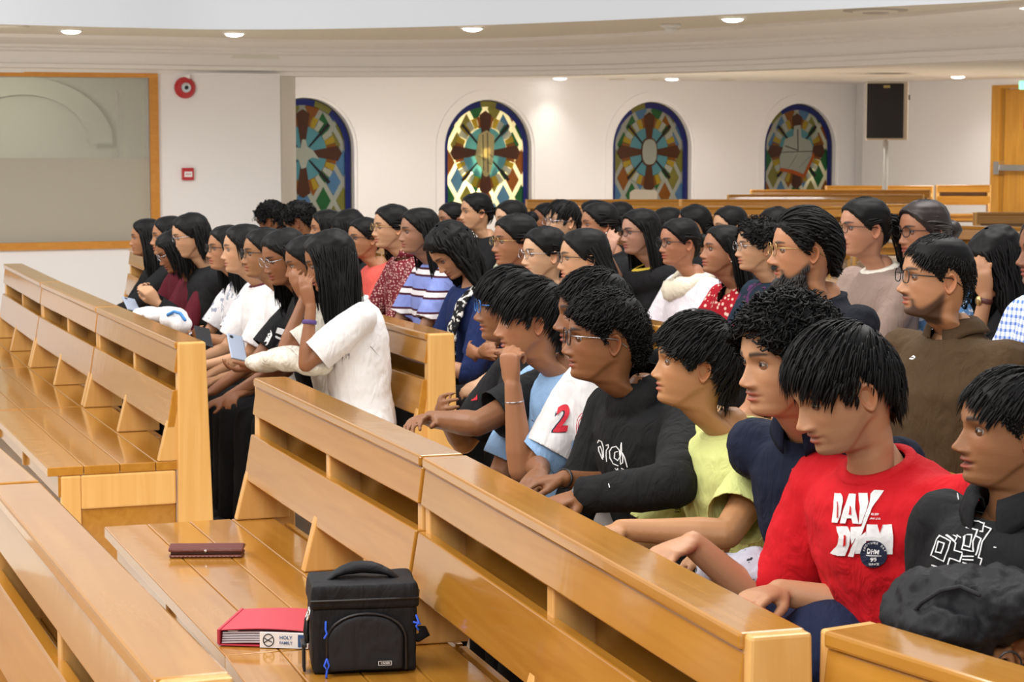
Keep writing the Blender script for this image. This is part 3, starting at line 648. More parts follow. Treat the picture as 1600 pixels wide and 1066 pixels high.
WD = curve([(.113, .003), (.110, .030), (.102, .046), (.09, .058), (.07, .069), (.045, .0745), (.02, .076), (-.01, .0745), (-.04, .0715), (-.065, .066), (-.085, .060), (-.10, .0555), (-.115, .052), (-.15, .051), (-.20, .058)])
NR = curve([(.02, 0), (.012, .001), (.0, .0045), (-.012, .0105), (-.025, .0180), (-.033, .0240), (-.039, .0255), (-.044, .021), (-.049, .0095), (-.054, .001), (-.06, 0)])
NWd = curve([(.02, .006), (.0, .0065), (-.02, .0085), (-.034, .0115), (-.043, .014), (-.05, .012), (-.06, .01)])
G = lambda x, s: np.exp(-(x/s)**2)
def srgb(c): return npv([((v/255+.055)/1.055)**2.4 if v/255 > .04045 else v/255/12.92 for v in c])
LIP = srgb((158, 72, 70))
def face_front(x, z, P):
    """front surface y at lateral x (head units) and height z, before features"""
    w = WD(z)*P['fw']; yf = YF(z); ym = -.012; n = np.interp(z, [-.112, -.08, -.03, .05], [1.75, 1.95, 2.15, 2.3])
    return ym+(yf-ym)*np.clip(1-np.abs(x/w)**n, 0, 1)**(1/n)
def head_grid(P, nth, nz):
    """closed-top head and neck surface; returns verts (N,3), quads, colours, scalp parameters"""
    zt = np.concatenate([.113-.113*(1-np.cos(np.linspace(0, PI/2, int(nz*.26))))*.62, np.linspace(.113-.113*.62, -.112, int(nz*.56))[1:], np.linspace(-.112, -.20, int(nz*.18))[1:]])
    u = np.linspace(-1, 1, nth+1)[:-1]+1/nth; th = PI*np.sign(u)*np.abs(u)**1.28
    Z, TH = np.meshgrid(zt, th, indexing='ij'); c = np.cos(TH); s = np.sin(TH)
    jw = P.get('jaw', 1)
    w = WD(Z)*P['fw']*(1+(jw-1)*sstep(-Z, .02, .09)*(1-sstep(-Z, .11, .14))); yf = YF(Z); yb = YB(Z)
    chub = P.get('chub', 0); neckw = P.get('neck', 1); w = w*(1+(neckw-1)*sstep(-Z, .09, .13))
    ym = np.where(Z > -.09, -.012, 0)+np.where(Z <= -.09, -.012-.025*sstep(-Z, .09, .14), 0)
    nf = np.interp(Z, [-.13, -.112, -.08, -.03, .05], [2, 1.78, 1.95, 2.15, 2.3])
    X = w*np.sign(s)*np.abs(s)**(2/np.where(c > 0, nf, 2.1)); Yy = np.where(c > 0, ym+(yf-ym)*np.abs(c)**(2/nf), ym-(ym-yb)*np.abs(c)**(2/2.1))
    front = sstep(Yy, -.01, .04)
    # jaw line: narrow what lies under it
    zj = -.048-.058*sstep(Yy, -.02, .06); under = sstep(zj-Z, .0, .018)*(1-sstep(-Z, .12, .15))*sstep(Yy, -.035, -.005)
    X = X*(1-(.13-.07*chub)*under)
    X = X*(1+.035*chub*G(Z+.05, .04)*front)
    # features
    ax = np.abs(X)
    d = NR(Z)*P.get('nose', 1)*np.exp(-.85*(ax/(NWd(Z)*P.get('nw', 1)))**2.3)+.0085*G(ax-.0145*P.get('nw', 1), .0052)*G(Z+.0425, .0058)
    d = d-.0105*G(ax-.031, .0155)*G(Z-.001, .0115)+.0028*G(ax-.028, .019)*G(Z-.021, .007)+.003*G(ax-.046, .018)*G(Z+.030, .014)-.0022*G(ax-.012, .006)*G(Z-.004, .012)
    lp = P.get('lip', 1); op = P.get('open', 0)
    d = d+lp*.0048*np.exp(-(ax/.021)**4)*G(Z+.0600, .0040)-(.0042+.010*op)*np.exp(-(ax/.0235)**4)*G(Z+.0665-.001*(ax/.02)**2+.001*op, .0017+.0022*op)+lp*.0062*np.exp(-(ax/.0175)**4)*G(Z+.0735+.002*op, .0042)
    d = d-.002*G(ax-.027, .005)*G(Z+.067, .006)-.0016*G(ax-.0015*0-.0, .0028)*G(Z+.052, .005)+.0012*G(ax-.0, .014)*G(Z+.097, .009)
    Yy = Yy+d*front
    col = np.tile(srgb(P['skin']), (Z.size, 1)).reshape(Z.shape+(3,))
    def mix(col, c2, a): return col*(1-a[..., None])+npv(c2)*a[..., None]
    base = srgb(P['skin'])
    col = mix(col, base*npv((1.06, .88, .82)), .40*G(ax-.045, .022)*G(Z+.028, .02)*front+.35*G(ax, .018)*G(Z+.038, .012)*front)
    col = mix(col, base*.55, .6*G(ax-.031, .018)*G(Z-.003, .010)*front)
    lc = LIP*.55+base*npv((.9, .5, .48))*.5
    la = np.exp(-(ax/.0225)**6)*np.clip(G(Z+.0615, .0052)**1.0*1.1, 0, 1)+np.exp(-(ax/.0195)**6)*np.clip(G(Z+.0735, .0052)*1.1, 0, 1)
    col = mix(col, lc, np.clip(la*.95, 0, .95)*front)
    col = mix(col, base*.22, (.75*np.exp(-(ax/.023)**6)*G(Z+.0667, .0016+.0022*op))*front)
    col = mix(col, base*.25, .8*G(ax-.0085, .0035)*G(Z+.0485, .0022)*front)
    br = P.get('brow', 1)*1.3; bz = .0205+.0035*np.sin(np.clip((ax-.012)/.042, 0, 1)*PI*.8)
    bt = .0044*br*(1-.55*sstep(ax, .03, .052))
    ba = np.exp(-(np.abs(Z-bz)/bt)**3)*sstep(ax, .009, .015)*(1-sstep(ax, .049, .054))
    col = mix(col, (.008, .006, .006), np.clip(ba*.92*min(1, br), 0, 1)*front)
    bd_ = P.get('beard', 0); ms = P.get('mous', 0)
    if bd_: 
        a = sstep(zj-Z+.034, .0, .022)*(1-sstep(-Z, .125, .145))*sstep(Yy, -.012, .006)
        ck = 1-sstep(Yy, .058, .074)*(1-sstep(-Z, .075, .088))   # keep cheeks near the mouth clear
        a = a*ck+G(ax-.031, .007)*sstep(-Z, .055, .065)*.9*front
        a = np.clip(a, 0, 1); bc = P.get('bcol', (.012, .010, .010)); col = mix(col, bc, a*bd_)
    if ms: col = mix(col, P.get('bcol', (.012, .010, .010)), np.clip(ms*np.exp(-(ax/.027)**4)*G(Z+.0535-.06*np.clip(ax-.012, 0, 1)*-.2, .0052), 0, 1)*front)
    V = np.stack([X, Yy, Z], -1).reshape(-1, 3); n1, n2 = Z.shape
    Fc = []
    i = np.arange(n1-1)[:, None]*n2; j = np.arange(n2)[None]; j2 = (j+1) % n2
    Fc = np.stack([i+j, i+n2+j, i+n2+j2, i+j2], -1).reshape(-1, 4)
    return V, Fc, col.reshape(-1, 3), Z.shape, TH.reshape(-1)
HLM = ([0, .35, .62, .9, 1.15, 1.42, 1.6, 1.9, 2.3, PI], [.069, .067, .056, .040, .012, -.012, .034, .012, -.055, -.085])
HLF = ([0, .35, .7, 1.0, 1.2, 1.45, 1.65, 1.9, 2.3, PI], [.071, .067, .052, .029, .008, -.012, .030, .006, -.055, -.085])
def ear(P, side, nr=7, na=20):
    V = []; Fc = []
    for i in range(nr):
        r = i/(nr-1)
        for j in range(na):
            t = 2*PI*j/na; up_ = math.sin(t); fwd = math.cos(t)
            R = 1+.0*up_; hx = .0165*(1+.18*up_)*fwd*r-.002*up_*r; hz = .031*up_*r-.0015
            if up_ < -.4: hx *= 1-.35*(-.4-up_)
            rim = math.exp(-((r-.86)/.13)**2)*(.0065 if fwd < .6 else .002); conch = -.006*math.exp(-((r-.25)/.3)**2)
            anti = .0035*math.exp(-((r-.6)/.1)**2)*(1 if up_ > -.5 else 0)*(1 if fwd < .2 else .2)
            out = rim+conch+anti+(.004 if fwd < .5 else 0)*r+ .0085*(1-fwd)*.5*r
            if i == nr-1: out -= .007
            V.append((side*(.0715*P['fw']+.004+out), hx-.012, hz-.010))
    for i in range(nr-1):
        for j in range(na): Fc.append((i*na+j, i*na+(j+1) % na, (i+1)*na+(j+1) % na, (i+1)*na+j))
    # back shell
    b = len(V)
    for j in range(na):
        x, y, z = V[(nr-1)*na+j]; V.append((side*(.066*P['fw']), y*.8-.002, z*.8))
    for j in range(na): Fc.append(((nr-1)*na+j, (nr-1)*na+(j+1) % na, b+(j+1) % na, b+j))
    return npv(V), Fc
def eyelids(P, side, na=13, ne=6):
    V = []; Fc = []; cols = []; lid = P.get('lid', 1.0)
    cx, cy, cz = .031*side, P['eyey'], .001; r = .0134
    for up_ in (1, -1):
        b = len(V)
        for i in range(ne):
            for j in range(na):
                az = -1.25+2.5*j/(na-1); op = max(0, math.cos(az*1.42))**.8
                e0 = (math.radians(19*lid)*op if up_ > 0 else -math.radians(14)*op)+math.radians(0 if up_ > 0 else 0)
                e1 = up_*1.35; e = e0+(e1-e0)*i/(ne-1); rr = r+(.0006 if i == 0 else 0)
                V.append((cx+rr*math.sin(az)*math.cos(e), cy+rr*math.cos(az)*math.cos(e), cz+rr*math.sin(e)*1.0))
                cols.append(srgb(P['skin'])*((.05 if P['lod'] else .10) if i == 0 and up_ > 0 else (.10 if P['lod'] else .45) if i == 1 and up_ > 0 else .5 if i == 0 else .68))
        for i in range(ne-1):
            for j in range(na-1): Fc.append((b+i*na+j, b+i*na+j+1, b+(i+1)*na+j+1, b+(i+1)*na+j) if up_ > 0 else (b+i*na+j, b+(i+1)*na+j, b+(i+1)*na+j+1, b+i*na+j+1))
    return npv(V), Fc, npv(cols)
def eyeball(P, side, gaze=(0, 0)):
    V = []; Fc = []; cols = []; na = 16; rings = [0, .12, .2, .3, .40, .46, .52, .9, 1.3, 1.75]
    for i, t in enumerate(rings):
        for j in range(na):
            p = 2*PI*j/na; V.append((.0125*math.sin(max(t, .01))*math.cos(p), .0125*math.cos(t)+(.0006 if t < .4 else 0), .0125*math.sin(max(t, .01))*math.sin(p)))
            cols.append((.004, .003, .003) if t < .24 else (.026, .012, .007) if t < .49 else (.42, .38, .36))
    for i in range(len(rings)-1):
        for j in range(na): Fc.append((i*na+j, (i+1)*na+j, (i+1)*na+(j+1) % na, i*na+(j+1) % na))
    V = npv(V); a, b = gaze; Rz_ = npv(Matrix.Rotation(a, 3, 'Z')); Rx_ = npv(Matrix.Rotation(b, 3, 'X')); V = V@(Rz_@Rx_).T
    return V+npv((.031*side, P['eyey'], .001)), Fc, npv(cols)
# ---- hands ----
def hand(mb, W_, d, n, side, curl=.5, s=1, spread=.13, thumb=.6):
    """palm and five bent fingers added to mb. W_ wrist, d finger direction, n palm normal, side +1 if the thumb lies at +cross(d,n)"""
    d = unit(d); n = npv(n); n = unit(n-np.dot(n, d)*d); lat = np.cross(d, n)*side   # towards the thumb
    L = .088*s
    V, Fc = tube([W_-d*.01, W_+d*.012*s, W_+d*.035*s, W_+d*L*.75, W_+d*L*.97], [(.026*s, .019*s), (.028*s, .0175*s), (.036*s, .0165*s), (.041*s, .0145*s), (.039*s, .012*s)], 12, sq=lat); mb.add(V, Fc)
    for i, (o, fl, r) in enumerate(((.030, .92, .0088), (.0105, 1.0, .0090), (-.0095, .94, .0086), (-.029, .76, .0078))):
        p = W_+d*(L*(.93-.04*abs(i-1)))+lat*o*s; ang = spread*(1.3-i)*.55; q = d*math.cos(ang)+lat*math.sin(ang); a = 0; P = [p-q*.02*s, p]; R = [.0088*s, r*1.06*s]
        for k, bl in enumerate((.044, .027, .021)):
            a += curl*(.75, 1.0, .7)[k]*(1+.12*i); dd = q*math.cos(a)+n*math.sin(a); p = p+dd*bl*fl*s; P.append(p); R.append(r*(.97, .88, .74)[k]*s)
        V, Fc = tube(P, R, 8, sq=lat); mb.add(V, Fc)
    p = W_+d*.018*s+lat*.024*s+n*.004*s; q = unit(d*.72+lat*.75*thumb+n*.38); P = [p-q*.008, p, p+q*.040*s]; q2 = unit(d*.95+lat*.15+n*.45*(1-.3*thumb)); P.append(P[-1]+q2*.030*s); P.append(P[-1]+unit(q2+d*.2)*.022*s)
    V, Fc = tube(P, [.014*s, .0155*s, .0125*s, .0105*s, .0085*s], 8, sq=n); mb.add(V, Fc)
# ---- hair ----
def locks(Pth, w, nrm, flat=.45, taper=.93):
    """triangular tapered locks along paths (S,n,3)"""
    S_, n, _ = Pth.shape; T = np.empty_like(Pth); T[:, 1:-1] = Pth[:, 2:]-Pth[:, :-2]; T[:, 0] = Pth[:, 1]-Pth[:, 0]; T[:, -1] = Pth[:, -1]-Pth[:, -2]
    T /= np.linalg.norm(T, axis=2, keepdims=True)+1e-9; B = np.cross(T, nrm); B /= np.linalg.norm(B, axis=2, keepdims=True)+1e-9; Nn = np.cross(B, T)
    t = np.linspace(0, 1, n); prof = np.minimum(1, .45+2.2*t)*(1-t**2.6*taper); ww = (w[:, None]*prof[None])[..., None]
    V = np.stack([Pth+B*ww, Pth+Nn*ww*flat, Pth-B*ww], 2).reshape(-1, 3)
    s_ = np.arange(S_)[:, None, None]*n*3; i = np.arange(n-1)[None, :, None]*3; j = np.arange(3)[None, None]; j2 = (j+1) % 3
    b = s_+i
    Fc = np.stack([b+j, b+j2, b+3+j2, b+3+j], -1).reshape(-1, 4)
    return V, Fc
def grow(P, Hc, R, rs, torso):
    """hair paths in person space. P: style parameters"""
    st = P['hair']; hs = P['hs']; lod = P['lod']
    n = {'short': 6, 'curly': 9, 'long': 11, 'pulled': 8, 'bob': 9}[st]
    cnt = {'short': (2200, 700, 260), 'curly': (1700, 600, 260), 'long': (900, 420, 170), 'pulled': (700, 380, 150), 'bob': (800, 380, 160)}[st][lod]
    cnt = int(cnt*P.get('dens', 1))
    th = rs.uniform(-PI, PI, cnt*3); el = np.arcsin(rs.uniform(-.75, 1, cnt*3))
    hl = HLM if P['sex'] == 'm' else HLF
    if st in ('long', 'bob'): el = np.abs(el); 
    d = np.stack([np.sin(th)*np.cos(el)*.079*P['fw'], np.cos(th)*np.cos(el)*.100-.004, np.sin(el)*.113], -1)
    th2 = np.arctan2(np.abs(d[:, 0])/.077, (d[:, 1]+.004)/.1)
    ok = d[:, 2] > np.interp(th2, *hl)+(.004 if st != 'pulled' else .0); d = d[ok][:cnt]; th2 = th2[ok][:cnt]; m = len(d)
    nr = d/npv((.079**2, .100**2, .113**2)); nr /= np.linalg.norm(nr, axis=1, keepdims=True)
    vol = P.get('vol', .012); part = P.get('part', 0)
    if st == 'short':
        c0 = npv(P.get('crown', (0, -.055, .10))); t = d-c0+npv((0, P.get('fringe', .03), 0)); t -= (t*nr).sum(1, keepdims=True)*nr; t /= np.linalg.norm(t, axis=1, keepdims=True)+1e-9
        sw = P.get('sweep', 0); t[:, 0] += sw*(d[:, 1] > .0)
        L = P.get('len', .06)*(.55+.45*np.clip((d[:, 2]+.02)/.08, 0, 1))*rs.uniform(.75, 1.2, m)
        if P.get('fade'): L *= np.where(d[:, 2] < .035, .3, 1)
        L *= np.where((th2 > 1.15) & (th2 < 1.95) & (d[:, 2] < .06), P.get('side', .5), 1)
        d0 = t+nr*P.get('lift', .3)*rs.uniform(.4, 1.2, (m, 1))+rs.normal(0, P.get('mess', .14), (m, 3)); tgt = t*.5+npv((0, 0, -1))*P.get('drop', .55); kk = .3; root = vol*.5
    elif st == 'curly':
        L = P.get('len', .05)*1.25*rs.uniform(.7, 1.25, m); d0 = nr*.6+rs.normal(0, .6, (m, 3)); tgt = rs.normal(0, 1, (m, 3))*.6+npv((0, 0, -.45)); kk = .35; root = vol*.7
        if P.get('fade'): L *= np.where(d[:, 2] < .02, .3, 1)
    elif st in ('long', 'bob'):
        sx = np.sign(d[:, 0]-part+rs.normal(0, .004, m)); t = np.stack([sx*1.0, P.get('back', -.25)+0*sx, -.1+0*sx], -1); t -= (t*nr).sum(1, keepdims=True)*nr
        L = P.get('len', .36)*rs.uniform(.82, 1.06, m)+.0; d0 = t+nr*.15; tgt = np.tile(npv((0, P.get('drift', -.12), -1.0)), (m, 1)); kk = .35; root = vol*.35
    else:
        k0 = npv(P.get('knot', (0, -.118, .005))); t = k0-d; L = np.linalg.norm(t, axis=1)*1.12; d0 = t-(t*nr).sum(1, keepdims=True)*nr*.9; tgt = t; kk = .3; root = vol*.3
    d0 = d0/(np.linalg.norm(d0, axis=1, keepdims=True)+1e-9)
    p = d+nr*root; Pt = [p.copy()]; ds = (L/(n-1))[:, None]; offv = vol*rs.uniform(.15, 1.0, m)
    RT = npv(R); Rg = RT.T   # person->head
    grav = npv((0, 0, -1)) 
    hcl = npv((.0795*P['fw'], .102, .1145)); cen = npv((0, -.003, 0)); dr = d0
    tc, tr_ = torso
    wav = P.get('wave', .0); ph = rs.uniform(0, 6.3, m)
    for i in range(1, n):
        if st in ('long', 'bob'):
            tg = np.tile((npv((0, P.get('drift', -.12), -1.0)))@RT, (m, 1))   # gravity expressed in head space
            tg = tg/np.linalg.norm(tg, axis=1, keepdims=True)
        elif st == 'pulled':
            tg = k0-p; tg /= np.linalg.norm(tg, axis=1, keepdims=True)+1e-6
        else: tg = tgt
        dr = dr*(1-kk)+tg*kk; dr /= np.linalg.norm(dr, axis=1, keepdims=True)+1e-9
        p = p+dr*ds
        a = hcl+offv[:, None]; q = (p-cen)/a; r = np.linalg.norm(q, axis=1, keepdims=True); ins = (r < 1)
        p = np.where(ins, cen+q/np.maximum(r, 1e-6)*a, p)
        if True:
            q = (p-cen)/a; r = np.linalg.norm(q, axis=1, keepdims=True); cl = P.get('cling', .55 if st != 'curly' else .3)*(p[:, 2:3] > (-.03 if st != 'short' else -.06)); p = cen+q/r*a*(1+(r-1)*(1-cl*(r > 1)))
        # keep the neck clear
        nk = (p[:, 2] < -.06); rad = np.sqrt(p[:, 0]**2+(p[:, 1]+.03)**2); push = nk & (rad < .062)
        p[push, 0] *= (.062/rad[push]); p[push, 1] = (p[push, 1]+.03)*(.062/rad[push])-.03
        if st in ('long', 'bob'):
            ym = P.get('ymax', .045); lim = np.where(p[:, 2] < P.get('zf', .062), ym+.018*np.sin(ph), 9)
            lim = np.where(p[:, 2] < -.10, ym+P.get('fwdfall', .02), lim)
            over = p[:, 1] > lim; p[over, 1] = lim[over]
            ef = over & (np.abs(p[:, 0]) < .075*P['fw']+vol*.4) & (p[:, 2] > -.12); p[ef, 0] = np.sign(p[ef, 0]+1e-6)*(.075*P['fw']+vol*.4)
            if wav: p = p+np.stack([np.sin(ph+i*P.get('wf', 1.5)), np.cos(ph*1.7+i*P.get('wf', 1.5)), 0*ph], -1)*wav
            # torso
            w_ = p*hs@RT.T+Hc; q = (w_-tc)/tr_; r = np.linalg.norm(q, axis=1, keepdims=True); ins = r < 1
            q[:, 2] *= .3; q[:, 1] += np.where(P.get('fwd_share', .3) > (ph/6.3), .5, -.5)*(np.abs(q[:, 1]) < .5); 
            rn = np.linalg.norm(q*npv((1, 1, 0)), axis=1, keepdims=True)+1e-6; zq = (w_[:, 2:3]-tc[2])/tr_[2]; rad = np.sqrt(np.clip(1-zq**2, .02, 1))
            w2 = np.concatenate([tc[0]+q[:, 0:1]/rn*rad*tr_[0], tc[1]+q[:, 1:2]/rn*rad*tr_[1], w_[:, 2:3]], 1)
            mv = ins[:, 0]; w_[mv] = w_[mv]*.45+w2[mv]*.55+npv((0, 0, .002)); p = (w_-Hc)@RT/hs
        if st == 'curly' or (st == 'short' and P.get('curl')):
            cr = P.get('curl', .009); p = p+np.stack([np.sin(ph+i*1.9), np.cos(ph+i*1.9), np.sin(ph*2.1+i*1.7)*.6], -1)*cr*.75
            if cr > .004:
                q = (p-cen)/(hcl+.003); r = np.linalg.norm(q, axis=1, keepdims=True); p = np.where(r < 1, cen+q/r*(hcl+.003), p)
            th3 = np.arctan2(np.abs(p[:, 0])/.077, (p[:, 1]+.004)/.1); low = p[:, 2] < np.interp(th3, *hl)-.012; fr = low & (p[:, 1] > -.03); p[fr, 2] += .012
        Pt.append(p.copy())
    Pt = np.stack(Pt, 1); nrm = (Pt-cen)/hcl**2; nrm[..., 2] = np.where(Pt[..., 2] < 0, nrm[..., 2]*.2, nrm[..., 2]); nrm /= np.linalg.norm(nrm, axis=2, keepdims=True)
    wd = P.get('lw', {'short': .0030, 'curly': .0034, 'long': .0046, 'pulled': .0042, 'bob': .0046}[st])*(1, 1.5, 2.0)[lod]*rs.uniform(.6, 1.2, m)
    V, Fc = locks(Pt, wd, nrm, taper=.6 if st == 'curly' else .93); out = [(V, Fc)]
    tl = P.get('tail', 0)
    if st == 'pulled' and tl:
        m2 = (150, 90, 50)[lod]; k0 = npv(P.get('knot', (0, -.118, .005)))
        p = k0+rs.normal(0, .010, (m2, 3)); dr = np.tile(npv((0, -1, .1)), (m2, 1)); Pt = [p.copy()]; L = tl*rs.uniform(.8, 1.05, m2)[:, None]/9; ph = rs.uniform(0, 6.3, m2)
        g = npv((0, -.05, -1))@RT
        for i in range(9):
            dr = dr*.62+g*.38; dr /= np.linalg.norm(dr, axis=1, keepdims=True); p = p+dr*L; p = p+rs.normal(0, .0016, (m2, 3))
            if P.get('wave'): p = p+np.stack([np.sin(ph+i*1.3), np.cos(ph+i*1.3), 0*ph], -1)*P['wave']
            Pt.append(p.copy())
        Pt = np.stack(Pt, 1); c_ = Pt.mean(0, keepdims=True); nrm = Pt-c_; nrm /= np.linalg.norm(nrm, axis=2, keepdims=True)+1e-6
        sp = 1+P.get('tailw', .9)*np.sin(np.linspace(0, PI, 10))[None, :, None]*1.0; Pt = c_+(Pt-c_)*sp
        out.append(locks(Pt, np.full(m2, .007*(1, 1.3, 1.6)[lod]), nrm))
    return [((v*hs)@RT.T+Hc, f) for v, f in out]
def merge(parts):
    V = []; Fc = []; b = 0
    for v, f in parts: V.append(npv(v)); Fc += [tuple(int(i)+b for i in q) for q in (f.tolist() if isinstance(f, np.ndarray) else f)]; b += len(v)
    return np.concatenate(V), Fc
people = {}
VOX = ((.0055, .008, .014), (.008, .012, .017))
_mats = {}
def getmat(k):
    return M[k]
def ik(S_, Wt, hint, l1, l2):
    d = Wt-S_; r = np.linalg.norm(d); m = (l1+l2)*.985
    if r > m: Wt = S_+d/r*m; r = m; d = Wt-S_
    r = max(r, abs(l1-l2)+.02); a = (l1*l1-l2*l2+r*r)/(2*r); h = math.sqrt(max(l1*l1-a*a, 1e-6)); u = unit(d); p = npv(hint)-S_; p = unit(p-np.dot(p, u)*u)
    return S_+u*a+p*h, Wt
def person(key, label, px, py, line=None, lean=.08, Y=None, pb=67, ph=80, pitch=0, roll=0, hs=.97, bs=1., lod=1, sex='f', skin=(178, 126, 96), hair='long', shirt='white', sleeve='short', arms=('lap', 'lap'), trousers='black_cloth', collar='crew', glasses=None, group='people seated in the pews', neckline=0, fat=0, baggy=.012, hairmat='hair', hp={}, fp={}, dz=0, hands=True, shf=0, seat_dx=0, disp=None, hidden=False, seatz=.46):
    # ---- place the head, then the seat ----
    fw2 = V2(-math.sin(math.radians(pb)), -math.cos(math.radians(pb)))
    if Y is None:
        P = offset_line(line[0], line[1]-.21-lean-.03); P = [P[0]+(P[0]-P[1])*3]+P+[P[-1]+(P[-1]-P[-2])*3]; r = (px-800)/F
        for a, b in zip(P, P[1:]):
            dd = b-a; den = dd.x-r*dd.y
            if abs(den) < 1e-9: continue
            t = (r*a.y-a.x)/den
            if -1e-6 <= t <= 1: Y = a.y+dd.y*t; 
    H = at_y(px, py, Y)
    rz = PI-math.radians(pb); seat = V2(H.x, H.y)-fw2*(lean+.03)
    e = empty('person', (seat.x, seat.y, 0), rz); tag(e, label, 'person', group)
    W2L = Matrix.Translation((seat.x, seat.y, 0))@Matrix.Rotation(rz, 4, 'Z'); inv = W2L.inverted()
    def loc(v):
        if isinstance(v, tuple) and len(v) == 4 and v[0] == 'px': v = inv@at_y(v[1], v[2], v[3])
        return npv(v)
    Hc = npv(inv@H); skin = (skin[0], min(255, skin[1]*1.025), skin[2]*.97)
    rh = (PI-math.radians(ph))-rz
    R = (Matrix.Rotation(rh, 3, 'Z')@Matrix.Rotation(-math.radians(pitch), 3, 'X')@Matrix.Rotation(math.radians(roll), 3, 'Y'))
    Rn = npv(R); P = dict(fw=1, hs=hs, sex=sex, skin=skin, hair=hair, lod=lod, eyey=.0685); P.update(hp); P.update(fp)
    if sex == 'f': P.setdefault('jaw', .93); P.setdefault('neck', .88); P.setdefault('brow', 1.0); P.setdefault('nose', .88); P.setdefault('lip', 1.15)
    rs = np.random.RandomState(abs(hash(key)) % 9999 if False else sum(ord(c)*(i+3) for i, c in enumerate(key)) % 9973)
    Nb = Hc+npv((0, -(.068+.20*lean+P.get('nb', 0)), (-.142 if sex == 'm' else -.150)+P.get('nz', 0)))*hs+npv((0, 0, -.0))
    # head: 40% of the turn goes to the neck ring
    g, gf, gc, shp, th = head_grid(P, (112, 84, 56)[lod], (116, 90, 58)[lod])
    la = math.atan2(lean, .45)*.7; Rb = npv(Matrix.Rotation(-la, 3, 'X')@Matrix.Rotation(rh*.25, 3, 'Z'))
    wn = sstep(-g[:, 2], .10, .20)[:, None]
    hv = (g*hs)@Rn.T+Hc; nv = ((g-npv((0, -.037, -.20)))*hs)@Rb.T+Nb+npv((0, .004, -.034))
    # keep neck colour uniform, blend placements
    hvV = hv*(1-wn)+nv*wn
    Vp = [hvV]; Fp = [gf]; Cp = [gc]
    nvx = len(hvV)
    def addp(v, f, c):
        nonlocal nvx
        Vp.append(v); Fp.append(np.asarray(f)+nvx); Cp.append(c if len(np.shape(c)) == 2 else np.tile(c, (len(v), 1))); nvx += len(v)
    base = srgb(skin)
    ears = P.get('ears', True)
    if ears:
        for sd in (1, -1):
            v, f = ear(P, sd); v[:, 1] = v[:, 1]; addp((v*hs)@Rn.T+Hc, f, base*npv((1.03, .86, .8)))
    if lod < 2 or True:
        for sd in (1, -1):
            v, f, c = eyelids(P, sd); addp((v*hs)@Rn.T+Hc, f, c)
    # ---- torso frame ----
    z0 = seatz; Nz = Nb[2]; hgt_ = Nz-z0
    def sp_(t): return npv((Nb[0]*max(t, 0)**1.5, Nb[1]*max(t, 0)**1.35-.0, z0+hgt_*t))
    ms = (sex == 'm'); f_ = 1+fat
    prof = [(.01, .155, .115), (.14, .172, .128), (.34, .148 if not ms else .152, .112), (.55, .155 if not ms else .165, .118), (.72, .160 if not ms else .180, .118), (.84, .152 if not ms else .176, .102), (.91, .122 if not ms else .138, .084), (.965, .076, .068), (1.02, .064, .062)]
    def torso_mb(mb, ofs, grow_=1.0):
        Pp = [sp_(t)+npv((0, .015*math.sin(t*PI)*0, 0)) for t, a, b in prof]
        Rr = [((a*bs*(f_ if t < .8 else 1)+ofs*(1 if t < .93 else .35))*grow_, (b*bs*(f_ if t < .8 else 1)+ofs*(1 if t < .93 else .35))*grow_) for t, a, b in prof]
        V, Fc = tube(Pp, Rr, 20, sq=(1, 0, 0)); mb.add(V, Fc)
    sw = (.172 if not ms else .195)*bs; sz = Nz-.074*bs; sy = sp_(.85)[1]+shf
    Sh = {1: npv((sw+sp_(.85)[0], sy, sz)), -1: npv((-sw+sp_(.85)[0], sy, sz))}
    l1 = .325*bs; l2 = .262*bs; A = {}
    for s_, ar in ((-1, arms[0]), (1, arms[1])):      # -1: left arm (towards the camera side), 1: right arm
        if ar == 'lap': ar = ((s_*.085, .33+lean*.55, .655), (s_*.42, .0, .45), (-s_*.45, .85, -.15), (0, 0, -1), .45)
        elif ar == 'clasp': ar = ((s_*.055, .34+lean*.6, .68), (s_*.42, .0, .5), (-s_*.75, .65, -.05), (-s_*.5, -.6, -.5), .75)
        elif ar == 'fold': ar = ((-s_*.03, .21+lean*.9, .755+.01*s_), (s_*.45, .15, .5), (-s_*1, .15, .12), (0, -1, 0), .35)
        elif ar == 'knee': ar = ((s_*.12, .42+lean*.4, .63), (s_*.35, .1, .5), (0, 1, -.3), (0, 0, -1), .35)
        Wt, hint, fd, pn, cu = ar[:5]
        Wt = loc(Wt); hint = loc(hint); El, Wt = ik(Sh[s_], Wt, hint, l1, l2); A[s_] = (El, Wt, npv(fd), npv(pn), cu, ar[5] if len(ar) > 5 else {})
    # ---- skin of neck root, arms and hands ----
    mb = MB(); mb.tube([sp_(.60), sp_(.80), sp_(.92)+npv((0, 0, 0)), Nb+npv((0, -.006, .0))], [(.115*bs, .07*bs), (.125*bs, .07*bs), (.085*bs, .055*bs), (.050*hs, .048*hs)], 14, sq=(1, 0, 0))
    for s_ in (1, -1):
        El, Wt, fd, pn, cu, ex = A[s_]; ra = (.043 if ms else .038)*bs*(1+fat*.5)
        mb.tube([sp_(.84)+npv((s_*.08*bs, 0, 0)), Sh[s_]], [.05*bs, .048*bs], 10)
        mb.tube([Sh[s_], Sh[s_]*.5+El*.5, El*.9+Sh[s_]*.1, El], [.048*bs, ra*1.08, ra*.92, ra*.88], 12)
        mb.tube([El, El*.75+Wt*.25, El*.35+Wt*.65, Wt], [ra*.90, ra*.96, ra*.74, (ra*.64, ra*.56)], 12)
        kw = dict(s=bs*(1.0 if ms else .93), side=s_*ex.get('flip', -1), curl=cu); kw.update({k: v for k, v in ex.items() if k in ('spread', 'thumb')})
        if hands: hand(mb, Wt, fd, pn, **kw)
